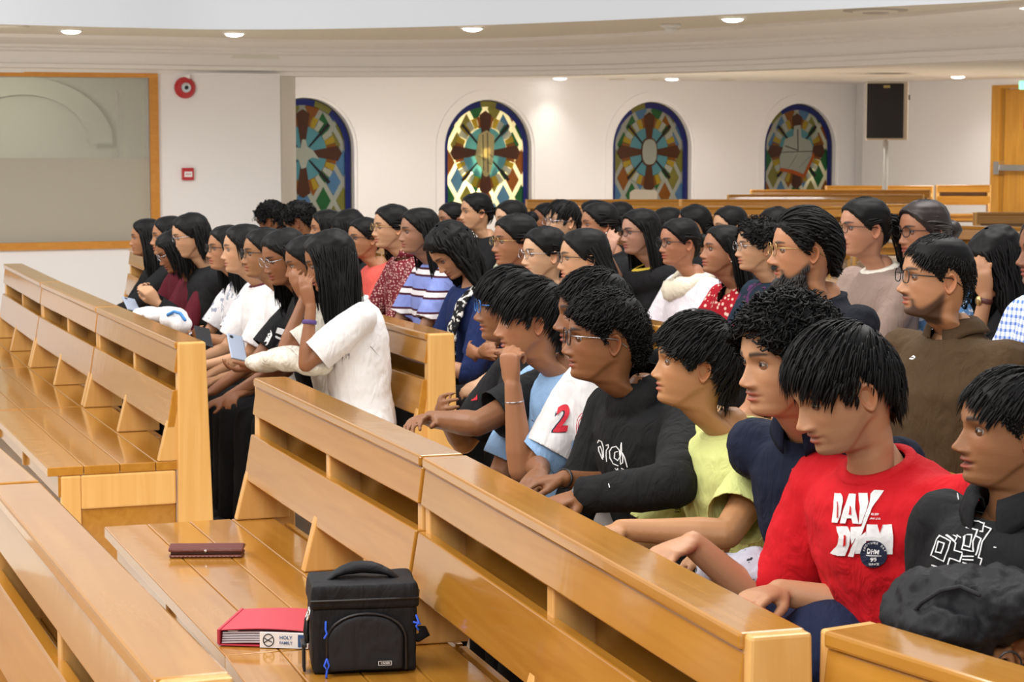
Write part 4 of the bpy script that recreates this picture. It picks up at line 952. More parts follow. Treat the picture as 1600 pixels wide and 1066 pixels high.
    V, Fc = remesh(mb, VOX[0][lod], smooth=(2, 2, 1)[lod], fac=.4)
    # keep skin inside the head's neck
    addp(V, Fc, base)
    V = np.concatenate(Vp); Fl = []
    for f in Fp: Fl += [tuple(q) for q in np.asarray(f).tolist()]
    C4 = np.concatenate([np.concatenate(Cp), np.ones((len(V), 1))], 1)
    body = mesh_obj('body', V, Fl, M['skin'], e, True, C4)
    for sd in (1, -1):
        v, f, c = eyeball(P, sd, P.get('gaze', (0, 0))); mesh_obj('eye', (v*hs)@Rn.T+Hc, f, M['eye'], e, True, np.concatenate([c, np.ones((len(c), 1))], 1))
    # ---- shirt ----
    mb = MB(); torso_mb(mb, baggy)
    if not ms:
        for s_ in (1, -1): 
            c_ = sp_(.66)+npv((s_*.068*bs, .068*bs, 0)); V, Fc = ball(c_, (.062*bs, .058*bs, .066*bs)); mb.add(V, Fc)
    cutp = []
    for s_ in (1, -1):
        El, Wt = A[s_][:2]; S0 = Sh[s_]; u1 = unit(El-S0); u2 = unit(Wt-El); r0 = .057*bs+baggy*.5
        mb.tube([sp_(.84)+npv((s_*.06*bs, 0, .0)), S0+npv((0, 0, -.004))], [.062*bs, r0], 12)
        if sleeve == 'short':
            k = .80; e_ = S0+(El-S0)*k; fl = (.053+.011)*bs+baggy*.5; mb.tube([S0, S0+(El-S0)*.4, e_+u1*.035], [r0, fl, fl*1.03], 14); cutp.append((e_, u1, .10))
        elif sleeve == 'elbow':
            e_ = El+u2*.02; mb.tube([S0, S0+(El-S0)*.5, El], [r0, .056*bs+baggy*.4, .052*bs+baggy*.4], 14); mb.tube([El, El+u2*.075], [.052*bs+baggy*.4, .05*bs+baggy*.4], 12); cutp.append((El+u2*.04, u2, .085))
        elif sleeve == 'long':
            mb.tube([S0, S0+(El-S0)*.5, El], [r0, .054*bs+baggy*.4, .050*bs+baggy*.3], 14); mb.tube([El, El*.4+Wt*.6, Wt+u2*.02], [.050*bs+baggy*.3, .042*bs+baggy*.3, .034*bs+baggy*.3], 12); cutp.append((Wt-u2*.008, u2, .07))
    nd = unit(npv((0, math.sin(la)*.7+.20, 1)))
    if collar == 'hood':
        V, Fc = [], []; n = 26; m_ = 10
        for i in range(n):
            a = 2*PI*i/n; bk = (1-math.cos(a))/2     # 0 front, 1 back
            c_ = Nb+npv((math.sin(a)*(.082+.012*bk), math.cos(a)*(.078+.024*bk)-.004, .012+.035*bk-.058*(1-bk)**1.5))*1.0; rr = .021+.022*bk
            for j in range(m_):
                b = 2*PI*j/m_; o_ = unit(npv((math.sin(a), math.cos(a), 0))); V.append(c_+o_*math.cos(b)*rr*.8+npv((0, 0, 1))*math.sin(b)*rr*1.5)
        for i in range(n):
            for j in range(m_): Fc.append((i*m_+j, i*m_+(j+1) % m_, ((i+1) % n)*m_+(j+1) % m_, ((i+1) % n)*m_+j))
        mb.add(V, Fc)
    dsp = disp if disp is not None else (.014, .012, .010)[lod]
    V, Fc = remesh(mb, VOX[1][lod], smooth=(5, 4, 2)[lod], disp=dsp, dscale=(.075, .08, .1)[lod])
    def geo(V):
        q = V-Nb; h_ = q@nd; return q, h_, np.linalg.norm(q-np.outer(h_, nd), axis=1)
    q, hgtn, rad = geo(V); CUT = -.012
    if collar == 'hood': V, Fc = cut(V, Fc, ~((rad < .060) & (hgtn > -.075)))
    else: V, Fc = trim(V, Fc, (hgtn > CUT) & (rad < .14), Nb+nd*CUT, nd)
    if neckline:
        q, hgtn, rad = geo(V); n2 = unit(npv((0, .55, .8))); c2 = Nb+npv((0, .055, -neckline)); 
        for sx_ in (1, -1):
            n3 = unit(npv((-sx_*.85, .15, .35))); 
        dv = V-c2; dr_ = (q[:, 1] > .01) & (np.abs(q[:, 0]) < .075*np.clip((q[:, 2]+neckline)/neckline, 0, 1)) & (q[:, 2] > -neckline) & (q[:, 2] < .06)
        V, Fc = cut(V, Fc, ~dr_)
    for c_, u_, rr in cutp:
        tq = np.clip((V[:, 2]-z0)/hgt_, 0, 1); cx_ = Nb[0]*tq**1.5; cy_ = Nb[1]*tq**1.35; pa = np.interp(tq, [a_[0] for a_ in prof], [a_[1]*bs*(f_ if a_[0] < .8 else 1)+baggy for a_ in prof]); pb_ = np.interp(tq, [a_[0] for a_ in prof], [a_[2]*bs*(f_ if a_[0] < .8 else 1)+baggy+(0 if ms else .035*math.exp(-((a_[0]-.66)/.15)**2)) for a_ in prof])
        intor = (((V[:, 0]-cx_)/pa)**2+((V[:, 1]-cy_)/pb_)**2) < 1.06
        dv = V-c_; ax_ = dv@u_; rd = np.linalg.norm(dv-np.outer(ax_, u_), axis=1); V, Fc = trim(V, Fc, (ax_ > 0) & (ax_ < .12) & (rd < rr) & ~intor, c_, u_)
    sh = mesh_obj('shirt', V, Fc, M[shirt], e, True)
    if lod < 2:
        so = sh.modifiers.new('thick', 'SOLIDIFY'); so.thickness = .0022; so.offset = 1
    # collar band
    n = 40 if lod == 0 else 24; cm = M[P.get('cmat', shirt)]
    def ringcol(prof_, gap, name='collar'):
        V = []; Fc = []; k = len(prof_)
        for i in range(n+1):
            a = gap+(2*PI-2*gap)*i/n; fr = max(0, math.cos(a)); o_ = npv((math.sin(a), math.cos(a), 0))
            for r, h, hf in prof_:
                V.append(Nb+npv((o_[0]*r*1.02, o_[1]*r, 0))*1+nd*(h+hf*fr**3)+npv((0, .0, 0)))
        for i in range(n):
            for j in range(k-1): Fc.append((i*k+j, i*k+j+1, (i+1)*k+j+1, (i+1)*k+j))
        o = mesh_obj(name, V, Fc, cm, e, True); s2 = o.modifiers.new('thick', 'SOLIDIFY'); s2.thickness = .0025; return o
    if collar in ('crew', 'knit', 'none') and not neckline:
        qb, hb, rb = geo(V); on_ = (np.abs(hb-CUT) < 1e-4) & (rb < .14); ux = unit(np.cross((0, 1, 0), nd)); uy = np.cross(nd, ux)
        if on_.sum() > 8:
            aa = np.arctan2(qb[on_]@ux, qb[on_]@uy); rr_ = rb[on_]; od = np.argsort(aa); aa = aa[od]; rr_ = rr_[od]; m2 = 48; VV = []; FF = []
            an = np.linspace(-PI, PI, m2+1)[:-1]; ri = np.interp(an, np.concatenate([aa-2*PI, aa, aa+2*PI]), np.tile(rr_, 3)); ri = (ri+np.roll(ri, 1)+np.roll(ri, -1)+np.roll(ri, 2)+np.roll(ri, -2))/5
            wd_ = .024 if collar == 'knit' else .017; pf = ((.0045, -.004), (.004, .0015), (-wd_*.4, .0065), (-wd_, .0085), (-wd_-.002, .004))
            for a_, r_ in zip(an, ri):
                o_ = ux*math.sin(a_)+uy*math.cos(a_)
                for dr_, dh_ in pf: VV.append(Nb+o_*max(r_+dr_, .050)+nd*(CUT+dh_))
            k_ = len(pf)
            for a_ in range(m2):
                for b_ in range(k_-1): FF.append((a_*k_+b_, a_*k_+b_+1, ((a_+1) % m2)*k_+b_+1, ((a_+1) % m2)*k_+b_))
            mesh_obj('knit_collar' if collar == 'knit' else 'collar', VV, FF, cm, e, True)
    elif collar == 'polo': ringcol([(.060, -.004, -.01), (.062, .024, -.022), (.068, .030, -.026), (.080, .018, -.034), (.092, -.002, -.055), (.097, -.012, -.065)], .30)
    elif collar == 'band': ringcol([(.060, -.01, -.01), (.060, .03, -.012), (.064, .031, -.012), (.070, -.01, -.012)], .12)
    elif collar == 'cowl':
        V = []; Fc = []; n = 34; m_ = 9
        for i in range(n):
            a = 2*PI*i/n; fr = (1+math.cos(a))/2; c_ = Nb+npv((math.sin(a)*.098, math.cos(a)*(.085+.02*fr)+.005, -.012-.075*fr**1.5)); rr = .022+.022*fr
            for j in range(m_):
                b = 2*PI*j/m_; wv = 1+.14*math.sin(3*a+2.5*b)+.1*math.sin(7*a-b); o_ = npv((math.sin(a), math.cos(a), 0)); V.append(c_+o_*math.cos(b)*rr*wv+npv((0, 0, 1))*math.sin(b)*rr*1.25*wv)
        for i in range(n):
            for j in range(m_): Fc.append((i*m_+j, i*m_+(j+1) % m_, ((i+1) % n)*m_+(j+1) % m_, ((i+1) % n)*m_+j))
        mesh_obj('scarf', V, Fc, cm, e, True)
    # ---- trousers and shoes ----
    mb = MB(); lg = bs
    for s_ in (1, -1):
        hp_ = npv((s_*.085*bs, .0, z0+.095)); kn = npv((s_*.115, .43*lg, z0+.075)); an = npv((s_*.12, .45*lg, .10))
        mb.tube([hp_, hp_*.5+kn*.5, kn], [(.088*bs*f_, .080*bs), .078*bs, .062*bs], 12); mb.tube([kn, kn*.55+an*.45, an], [.062*bs, .058*bs, .052*bs], 12)
    mb.tube([npv((-.09*bs, -.0, z0+.10)), npv((.09*bs, 0, z0+.10))], [.105*bs, .105*bs], 12)
    V, Fc = remesh(mb, (.014, .018, .026)[lod], smooth=3, disp=.012); mesh_obj('trousers', V, Fc, M[trousers], e, True)
    for s_ in (1, -1):
        an = npv((s_*.12, .45*lg, .05)); MB().tube([an+npv((0, -.045, -.0)), an+npv((0, .02, .005)), an+npv((0, .10, -.012)), an+npv((0, .165, -.020))], [(.036, .045), (.040, .048), (.043, .034), (.034, .022)], 12, sq=(1, 0, 0)).build('shoe', M[P.get('shoe', 'shoe_dark')], e, smooth=True)
    # ---- hair ----
    hl = HLM if sex == 'm' else HLF; T = P.get('vol', .012)
    cg = g.copy(); thx = np.abs(np.arctan2(np.abs(cg[:, 0])/.077, (cg[:, 1]+.004)/.1)); zh = np.interp(thx, *hl)
    inside = cg[:, 2] > zh; rowm = cg[:, 2] > -.125
    nrm = (cg-npv((0, -.003, 0)))/npv((.079**2, .1**2, .114**2)); nrm /= np.linalg.norm(nrm, axis=1, keepdims=True)
    edge = sstep(cg[:, 2]-zh, -.002, .012 if hair != 'short' else .02); fade = P.get('fade', 0)
    t_ = T*(.75 if hair in ('long', 'bob', 'pulled') else .4 if hair == 'short' else .6)*edge
    if fade: t_ = t_*np.clip((cg[:, 2]+.01)/.07, .06, 1)
    nzv = npv([noise.noise(Vector(p)*P.get('nf', 38)+Vector((sum(map(ord, key)) % 37, 0, 0))) for p in cg]); t_ = t_*(1+P.get('na', .3)*nzv)+.0016
    cp_ = cg*npv((1, 1, 1))+nrm*(t_)[:, None]; cp_[~inside] = cg[~inside]*.93+npv((0, -.0, 0))
    cp2, cf = cut(cp_, gf, (cg[:, 2] > zh-.012) & rowm)
    parts = [((cp2*hs)@Rn.T+Hc, cf)]
    tor = (sp_(.5)+npv((0, -.005, 0)), npv((.215*bs, .150*bs*(1+fat*.4), hgt_*.5)))
    parts += grow(P, Hc, R, rs, tor)
    if P.get('bun'):
        kb = npv(P.get('knot', (0, -.118, .005)))+npv((0, -.02, 0)); V, Fc = ball(kb, P['bun'], 18, 12); V = npv(V)
        V = V+npv([[noise.noise(Vector(v)*60)*.005]*3 for v in V]); parts.append(((V*hs)@Rn.T+Hc, Fc))
    V, Fc = merge(parts); mesh_obj('hair', V, Fc, M[hairmat], e, True)
    # ---- beard locks ----
    if P.get('beardlen'):
        sel = np.where((gc[:, 0] < base[0]*.35) & (g[:, 2] < -.045) & (g[:, 1] > -.005) & (np.abs(g[:, 2]+.0667) > .004) & (g[:, 2] > -.125))[0]; sel = rs.choice(sel, min(len(sel), P.get('bn', 500)), replace=True)
        p = g[sel]; nn = p-npv((0, .0, -.05)); nn /= np.linalg.norm(nn, axis=1, keepdims=True); L = P['beardlen']*rs.uniform(.5, 1.1, len(sel))[:, None]*(.35+.65*sstep(-p[:, 2:3], .06, .10)); dr = nn*.5+npv((0, .1, -.9))+rs.normal(0, .15, nn.shape); dr /= np.linalg.norm(dr, axis=1, keepdims=True)
        Pt = np.stack([p-nn*.001, p+dr*L*.35+nn*.003, p+dr*L*.7+nn*.003, p+dr*L], 1); v, f = locks(Pt, np.full(len(sel), .0028), np.repeat(nn[:, None], 4, 1)); mesh_obj('beard', (v*hs)@Rn.T+Hc, f, M[P.get('bmat', hairmat)], e, True)
    # ---- glasses ----
    if glasses:
        gl = dict(rx=.0235, rz=.0195, th=.0016, mat='black_plastic', tmat=None, sqn=2.6); gl.update(glasses if isinstance(glasses, dict) else {})
        mb = MB(); yl = .1015; zc = .002; n = 26
        for sd in (1, -1):
            V = []; Fc = []; pts = []
            for i in range(n):
                t = 2*PI*i/n; cx = gl['rx']*abs(math.cos(t))**(2/gl['sqn'])*(1 if math.cos(t) > 0 else -1); cz = gl['rz']*abs(math.sin(t))**(2/gl['sqn'])*(1 if math.sin(t) > 0 else -1)
                x = sd*.0325+cx; pts.append(npv((x, yl-.10*max(0, abs(x)-.01)**1.0*.28, zc+cz)))
            m_ = 6
            for i in range(n):
                tg = unit(pts[(i+1) % n]-pts[i-1]); b_ = npv((0, 1, 0)); a_ = np.cross(tg, b_)
                for j in range(m_): q_ = 2*PI*j/m_; V.append(pts[i]+(a_*math.cos(q_)+b_*math.sin(q_))*gl['th'])
            for i in range(n):
                for j in range(m_): Fc.append((i*m_+j, i*m_+(j+1) % m_, ((i+1) % n)*m_+(j+1) % m_, ((i+1) % n)*m_+j))
            mb.add(V, Fc)
            lp_ = MB(); V = [p_ for p_ in pts]+[p_-npv((0, .001, 0)) for p_ in pts]; lp_.add((npv(V[:n])*hs)@Rn.T+Hc, [tuple(range(n))]); gl.setdefault('lens', []).append(lp_)
        mb.tube([(-.010, yl, zc+.005), (0, yl+.002, zc+.008), (.010, yl, zc+.005)], [gl['th']]*3, 6)
        mb.V = [tuple(v) for v in (npv(mb.V)*hs)@Rn.T+Hc]; go = mb.build('glasses', M[gl['mat']], e, smooth=True)
        for l_ in gl['lens']: l_.build('lens', M['lens'], go)
        for sd in (1, -1):
            mb = MB(); mb.tube([(sd*.0555, yl-.005, zc+.006), (sd*.0725*P['fw'], yl-.022, zc+.006), (sd*(.0785*P['fw']), .02, zc+.004), (sd*(.0795*P['fw']+.003), -.015, zc+.002), (sd*.078*P['fw'], -.045, zc-.018)], [gl['th']*1.0, gl['th']*1.15, gl['th'], gl['th'], gl['th']], 6)
            mb.V = [tuple(v) for v in (npv(mb.V)*hs)@Rn.T+Hc]; mb.build('temple', M[gl['tmat'] or gl['mat']], go, smooth=True)
    if P.get('earring'):
        for sd in (-1,):
            V, Fc = ball((sd*(.0715*P['fw']+.011), -.016, -.042), .0052, 8, 6); MB().add((npv(V)*hs)@Rn.T+Hc, Fc).build('earring', M['pearl'], e, smooth=True)
    people[key] = dict(e=e, W2L=W2L, A=A, Hc=Hc, shirt=sh, N=Nb, R=Rn, body=body, sp=sp_, hs=hs, Y=Y)
    return e
def bvh_world(o, W2L):
    bm = bmesh.new(); bm.from_mesh(o.data); bm.transform(W2L); t = BVHTree.FromBMesh(bm); bm.free(); return t
def text_shape(body, size, extr=0, shear=0, bold=0, align='CENTER', spacing=1):
    cu = bpy.data.curves.new('t', 'FONT'); cu.body = body; cu.size = size; cu.align_x = align; cu.align_y = 'CENTER'; cu.shear = shear; cu.offset = bold; cu.resolution_u = 3; cu.space_character = spacing
    o = bpy.data.objects.new('t', cu); C.objects.link(o); dg = bpy.context.evaluated_depsgraph_get(); me = o.evaluated_get(dg).to_mesh()
    V = [(v.co.x, v.co.y) for v in me.vertices]; Fc = [tuple(p.vertices) for p in me.polygons]; o.evaluated_get(dg).to_mesh_clear(); bpy.data.objects.remove(o); return V, Fc
def decal(key, px, py, V, Fc, mat, name, roll=0, lift=.0035, sx=1, cuts=2, on='shirt'):
    """drape a flat print on a shirt: centre found along a picture ray, then each point projected onto the cloth"""
    p = people[key]; t = p.get('bvh_'+on) or bvh_world(p[on], p['W2L']); p['bvh_'+on] = t
    o = Vector((0, 0, CH)); h = t.ray_cast(o, ray(px, py).normalized())
    if h[0] is None: print('decal miss', key, name); return
    c = h[0]; nn = Vector((0, 0, 0))
    for dx in (-9, 0, 9):
        for dy in (-9, 0, 9):
            q = t.ray_cast(o, ray(px+dx, py+dy).normalized())
            if q[0] is not None: nn += (q[1] if q[1].dot(ray(px, py)) < 0 else -q[1])
    nn.normalize(); up_ = Vector((0, 0, 1)); r = up_.cross(nn).normalized(); u = nn.cross(r)
    cr, sr = math.cos(roll), math.sin(roll); r, u = r*cr+u*sr, u*cr-r*sr
    bm = bmesh.new(); vs = [bm.verts.new((x*sx, y, 0)) for x, y in V]
    for f in Fc:
        try: bm.faces.new([vs[i] for i in f])
        except Exception: pass
    bmesh.ops.triangulate(bm, faces=bm.faces)
    for _ in range(cuts):
        ed = [e_ for e_ in bm.edges if e_.calc_length() > .008]
        if ed: bmesh.ops.subdivide_edges(bm, edges=ed, cuts=1); bmesh.ops.triangulate(bm, faces=bm.faces)
    inv = p['W2L'].inverted()
    for v in bm.verts:
        w = c+r*v.co.x+u*v.co.y; q = t.ray_cast(w+nn*.12, -nn, .3); w = (q[0] if q[0] is not None else w)+nn*lift; v.co = inv@w
    me = bpy.data.meshes.new(name); bm.to_mesh(me); bm.free(); me.materials.append(M[mat])
    ob = bpy.data.objects.new(name, me); C.objects.link(ob); ob.parent = p['e']; return ob
def poly_strokes(strokes, w):
    """flat line drawing as quads"""
    V = []; Fc = []
    for st in strokes:
        for (x0, y0), (x1, y1) in zip(st, st[1:]):
            d = math.hypot(x1-x0, y1-y0) or 1; nx, ny = -(y1-y0)/d*w, (x1-x0)/d*w; ex, ey = (x1-x0)/d*w*.8, (y1-y0)/d*w*.8; b = len(V)
            V += [(x0+nx-ex, y0+ny-ey), (x1+nx+ex, y1+ny+ey), (x1-nx+ex, y1-ny+ey), (x0-nx-ex, y0-ny-ey)]; Fc.append((b, b+1, b+2, b+3))
    return V, Fc
# ---------------- fabrics ----------------
wh = lin(232, 230, 230)
M['shoe_dark'] = plain('dark_shoe', (.02, .02, .02, 1), .5); M['shoe_white'] = plain('white_shoe', lin(220, 220, 222), .5); M['pearl'] = plain('pearl', lin(240, 236, 228), .15)
M['black_cloth'] = cloth('black_cloth', (.010, .010, .011, 1)); M['denim'] = cloth('blue_denim', lin(48, 62, 98)); M['grey_cloth'] = cloth('grey_cloth', lin(96, 96, 100)); M['navy_cloth'] = cloth('navy_cloth', lin(30, 38, 66))
M['white'] = cloth('white_jersey', wh); M['black'] = cloth('black_jersey', (.012, .012, .013, 1)); M['hoodie'] = cloth('black_fleece', (.0115, .0115, .012, 1), bump=.5)
M['coral'] = cloth('coral_cotton', lin(214, 92, 82)); M['floral_maroon'] = cloth('maroon_floral', lin(112, 34, 44), lin(206, 168, 160), 'dots', 75, thr=.36)
M['lav'] = cloth('lavender_stripe', lin(130, 146, 210), pat='ramp', scale=9.5, stops=[(0, lin(132, 146, 208)), (.50, lin(70, 28, 44)), (.60, lin(232, 228, 230)), (.82, lin(70, 28, 44)), (.92, lin(132, 146, 208))])
M['navy'] = cloth('navy_cotton', lin(30, 44, 88)); M['navy_polo'] = cloth('navy_pique', lin(22, 28, 48)); M['lime'] = cloth('pale_lime_cotton', lin(206, 210, 134), lin(226, 226, 200), None)
M['red'] = cloth('red_cotton', lin(204, 26, 36)); M['lightblue'] = cloth('sky_blue_cotton', lin(150, 186, 226)); M['brown_polo'] = cloth('olive_brown_pique', lin(76, 58, 38))
M['cream'] = cloth('cream_scarf_cloth', lin(228, 220, 198), bump=.6); M['whitelong'] = cloth('white_kurta', lin(226, 220, 226)); M['red_print'] = cloth('red_printed_cotton', lin(166, 24, 38), lin(232, 196, 180), 'dots', 42, thr=.33)
M['teal_floral'] = cloth('dark_teal_floral', lin(34, 48, 62), lin(92, 52, 92), 'blotch', 26, thr=.56); M['taupe'] = cloth('taupe_knit', lin(142, 122, 112)); M['ivory'] = cloth('ivory_knit', lin(226, 220, 206))
M['blue_floral'] = cloth('blue_floral_cotton', lin(92, 130, 176), lin(196, 208, 226), 'blotch', 40, thr=.55); M['check'] = cloth('blue_white_check', lin(226, 230, 238), lin(84, 118, 190), 'check', 42)
M['cream_print'] = cloth('cream_printed_cotton', lin(206, 206, 184), lin(150, 60, 60), 'dots', 30, thr=.16); M['yellow'] = cloth('yellow_cotton', lin(206, 178, 62)); M['white_floral'] = cloth('white_floral', lin(222, 220, 222), lin(150, 156, 170), 'blotch', 34, thr=.58)
M['maroon'] = cloth('maroon_cotton', lin(88, 24, 36)); M['polka'] = cloth('black_white_spotted_cloth', (.012, .012, .013, 1), lin(230, 228, 222), 'blotch', 44, thr=.545); M['navy_trim'] = cloth('navy_trim', lin(34, 42, 78)); M['dark_tee'] = cloth('dark_charcoal_cotton', lin(24, 26, 34))
M['print_white'] = plain('white_print', lin(238, 238, 238), .7); M['print_red'] = plain('red_print_ink', lin(206, 32, 52), .7); M['print_navy'] = plain('navy_print', lin(26, 34, 62), .7); M['print_maroon'] = plain('maroon_print', lin(96, 26, 48), .7); M['print_black'] = plain('black_print', (.02, .02, .02, 1), .7); M['print_blue'] = plain('blue_print', lin(48, 84, 132), .7); M['print_olive'] = plain('olive_panel', lin(84, 88, 70), .8)
M['tote'] = cloth('cream_canvas', lin(224, 218, 204), bump=.8); M['gold'] = plain('gold_metal', lin(196, 164, 110), .3, .9); M['blue_plastic'] = plain('blue_plastic', lin(40, 110, 190), .3); M['silver'] = plain('silver', lin(200, 200, 205), .25, 1); M['purple'] = plain('purple_band', lin(84, 60, 120), .7)
M['teal'] = M['teal_floral']
LA_ = lambda k: (LINE_A, ROW*k)
RB_ = lambda k: (LB_EXT, ROW*k)
dk = (142, 92, 66); md = (172, 120, 92); lt = (196, 146, 118); fr_ = (206, 160, 134)
clear_g = dict(mat='silver', th=.0012); goldg = dict(mat='gold', th=.0013)
GG = 'girls and boys in the left block, front occupied row'
# ---- left block, row behind the empty pew (girls) ----
person('g1', 'girl with long wavy hair in black, leftmost in the front row of girls', 229, 372, LA_(1), .07, ph=80, hs=.92, bs=.88, skin=md, shirt='black', sleeve='long', hp=dict(len=.42, wave=.0035, ymax=.03, vol=.014), group=GG, arms=('knee', 'lap'))
person('g2', 'girl in maroon partly hidden beside the leftmost girl', 264, 370, LA_(1), .12, ph=76, hs=.92, bs=.86, skin=md, shirt='maroon', sleeve='long', hp=dict(len=.3, ymax=.02), group=GG)
person('g3', 'girl with glasses bending low between the maroon girl and black shirted girl', 273, 392, LA_(1), .20, ph=72, pitch=24, hs=.90, bs=.84, skin=dk, shirt='maroon', sleeve='long', glasses=clear_g, hp=dict(len=.2), group=GG)
person('g4', 'girl in loose black shirt with clear glasses and clasped raised hands', 298, 369, LA_(1), .13, ph=70, pitch=9, hs=.96, bs=.95, skin=lt, shirt='black', sleeve='long', hair='bob', glasses=clear_g, hp=dict(len=.17, ymax=-.02, vol=.014, ears=True), baggy=.03, arms=((('px', 246, 474, 10.75), ('px', 275, 520, 10.8), (-.1, .55, .75), (.9, .1, 0), .7), (('px', 238, 468, 10.95), ('px', 262, 520, 11.2), (-.05, .55, .75), (-.9, -.1, 0), .7)), group=GG)
person('g5', 'girl with dark round glasses in white floral blouse hugging her arm', 354, 388, LA_(1), .10, ph=66, hs=.92, bs=.86, skin=md, shirt='white_floral', glasses=True, hp=dict(len=.38, ymax=.045, fwdfall=.05, vol=.012), arms=('fold', 'fold'), group=GG)
person('g6', 'girl in white tee with maroon badge print and no glasses', 381, 390, LA_(1), .12, ph=78, hs=.97, bs=.92, skin=lt, shirt='white', hair='bob', hp=dict(len=.16, ymax=.03, vol=.013, cmat='print_maroon'), group=GG)
person('g7', 'girl with dark glasses and pulled back hair in white tee with blue letters', 413, 396, LA_(1), .15, ph=70, hs=.95, bs=.92, skin=(160, 112, 82), shirt='white', hair='pulled', glasses=True, hp=dict(bun=.03, vol=.008), group=GG)
person('g8', 'girl with clear glasses and long curls in black jersey with white number', 445, 402, LA_(1), .17, ph=60, pitch=14, hs=.96, bs=.94, skin=dk, shirt='black', glasses=clear_g, hp=dict(len=.34, wave=.006, wf=1.9, ymax=.02, vol=.016, fwd_share=.8, fwdfall=.10), group=GG, arms=('knee', 'knee'))
person('g9', 'girl looking down behind the white tee girl, brow bare of glasses', 481, 410, LA_(1), .13, ph=78, pitch=12, hs=.93, bs=.9, skin=dk, shirt='tote', hp=dict(len=.3, ymax=.0, vol=.012), group=GG, arms=((('px', 476, 466, 8.55), (-.2, .5, .4), (.2, .45, .85), (.4, -1, 0), .35), 'lap'))
person('g10', 'girl in white tee at row end, long straight hair, resting cheek on hand', 516, 408, LA_(1), .10, pb=74, ph=84, pitch=16, hs=1.0, bs=.9, lod=0, skin=dk, shirt='white', baggy=.022, trousers='black_cloth', hp=dict(len=.42, ymax=.055, zf=.07, fwdfall=.035, vol=.017, dens=1.5, drift=0, fwd_share=.75, shoe='shoe_white'), group=GG, arms=((('px', 486, 478, 8.35), ('px', 488, 600, 8.3), (.12, .25, .95), (.7, -.7, 0), .3), (('px', 395, 575, 8.6), ('px', 470, 610, 8.8), (0, 1, -.1), (.2, 0, 1), .5)))
# ---- second left row ----
G2 = 'people in the second occupied left row'
person('c11', 'boy with dark curly hair turned away, in front of the left arched window', 425, 345, LA_(2), .10, ph=108, pitch=22, hs=.98, bs=.95, sex='m', hair='curly', skin=dk, shirt='black', hp=dict(vol=.026, len=.045), group=G2)
person('c12', 'second boy with dark curly hair, right of the first curly one', 468, 347, LA_(2), .10, ph=106, pitch=22, hs=.98, bs=.95, sex='m', hair='curly', skin=dk, shirt='black', hp=dict(vol=.024, len=.04), group=G2)
person('c13', 'girl whose nose and eye just show right of the curly boys', 510, 358, LA_(2), .10, ph=78, hs=.93, bs=.88, skin=md, shirt='black', group=G2, hp=dict(len=.25, ymax=.035))
person('c14', 'dark haired head low behind the white tee girl', 545, 362, LA_(2), .02, ph=100, pitch=20, hs=.98, bs=.9, skin=md, shirt='black', group=G2, hp=dict(len=.3, vol=.02))
person('g15', 'girl with glasses in coral top', 569, 372, LA_(2), .10, ph=58, hs=.93, bs=.88, skin=md, shirt='coral', hair='pulled', glasses=True, hp=dict(tail=.25, vol=.01), group=G2)
person('g16', 'girl with glasses in maroon and cream printed kurta', 612, 355, LA_(2), .08, ph=70, hs=.99, bs=.95, skin=lt, shirt='floral_maroon', sleeve='elbow', hair='pulled', glasses=goldg, collar='band', hp=dict(tail=.32, vol=.011), group=G2)
person('g17', 'girl in lavender tee with white and maroon stripes', 655, 362, LA_(2), .08, ph=70, hs=.99, bs=.95, skin=(158, 112, 92), shirt='lav', hp=dict(len=.38, ymax=.0, vol=.013, wave=.003, fwd_share=.8), group=G2, arms=('lap', 'lap'))
person('g18', 'woman with thick wavy hair in navy looking down at her lap', 706, 392, LA_(2), .15, ph=66, pitch=40, hs=1.03, bs=1.08, skin=(186, 134, 108), shirt='navy', sleeve='elbow', hp=dict(len=.36, wave=.006, wf=1.6, ymax=.025, vol=.03, dens=1.4, lw=.007), group=G2)
person('g19', 'girl with gold wire glasses behind the blue bespectacled boy', 805, 377, LA_(2), .10, ph=70, hs=1.0, bs=.95, skin=(164, 112, 86), shirt='floral_maroon', arms=('fold', 'fold'), glasses=goldg, hair='pulled', hp=dict(tail=.3, vol=.012), group=G2)
person('g20', 'fair girl with thin round glasses, middle of three in a line', 850, 397, LA_(2), .10, ph=66, hs=.96, bs=.92, skin=fr_, shirt='black', glasses=dict(mat='silver', th=.0014, rx=.022, rz=.021, sqn=2), hair='pulled', hp=dict(tail=.3, vol=.013), group=G2)
person('g21', 'girl with dark frames and sleek long hair, rightmost of three in a line', 912, 403, LA_(2), .10, ph=80, hs=1.0, bs=.95, skin=lt, shirt='black', glasses=True, hp=dict(len=.36, ymax=-.02, back=-.8, vol=.012, earring=1, drift=-.35, fwd_share=.1), group=G2)
person('g17b', 'person whose folded arms in maroon print show behind the blue bespectacled boy', 775, 405, LA_(2), .02, ph=75, hs=.9, bs=.92, skin=md, shirt='floral_maroon', sleeve='short', hair='pulled', group=G2, arms=('fold', 'fold')) if 0 else None
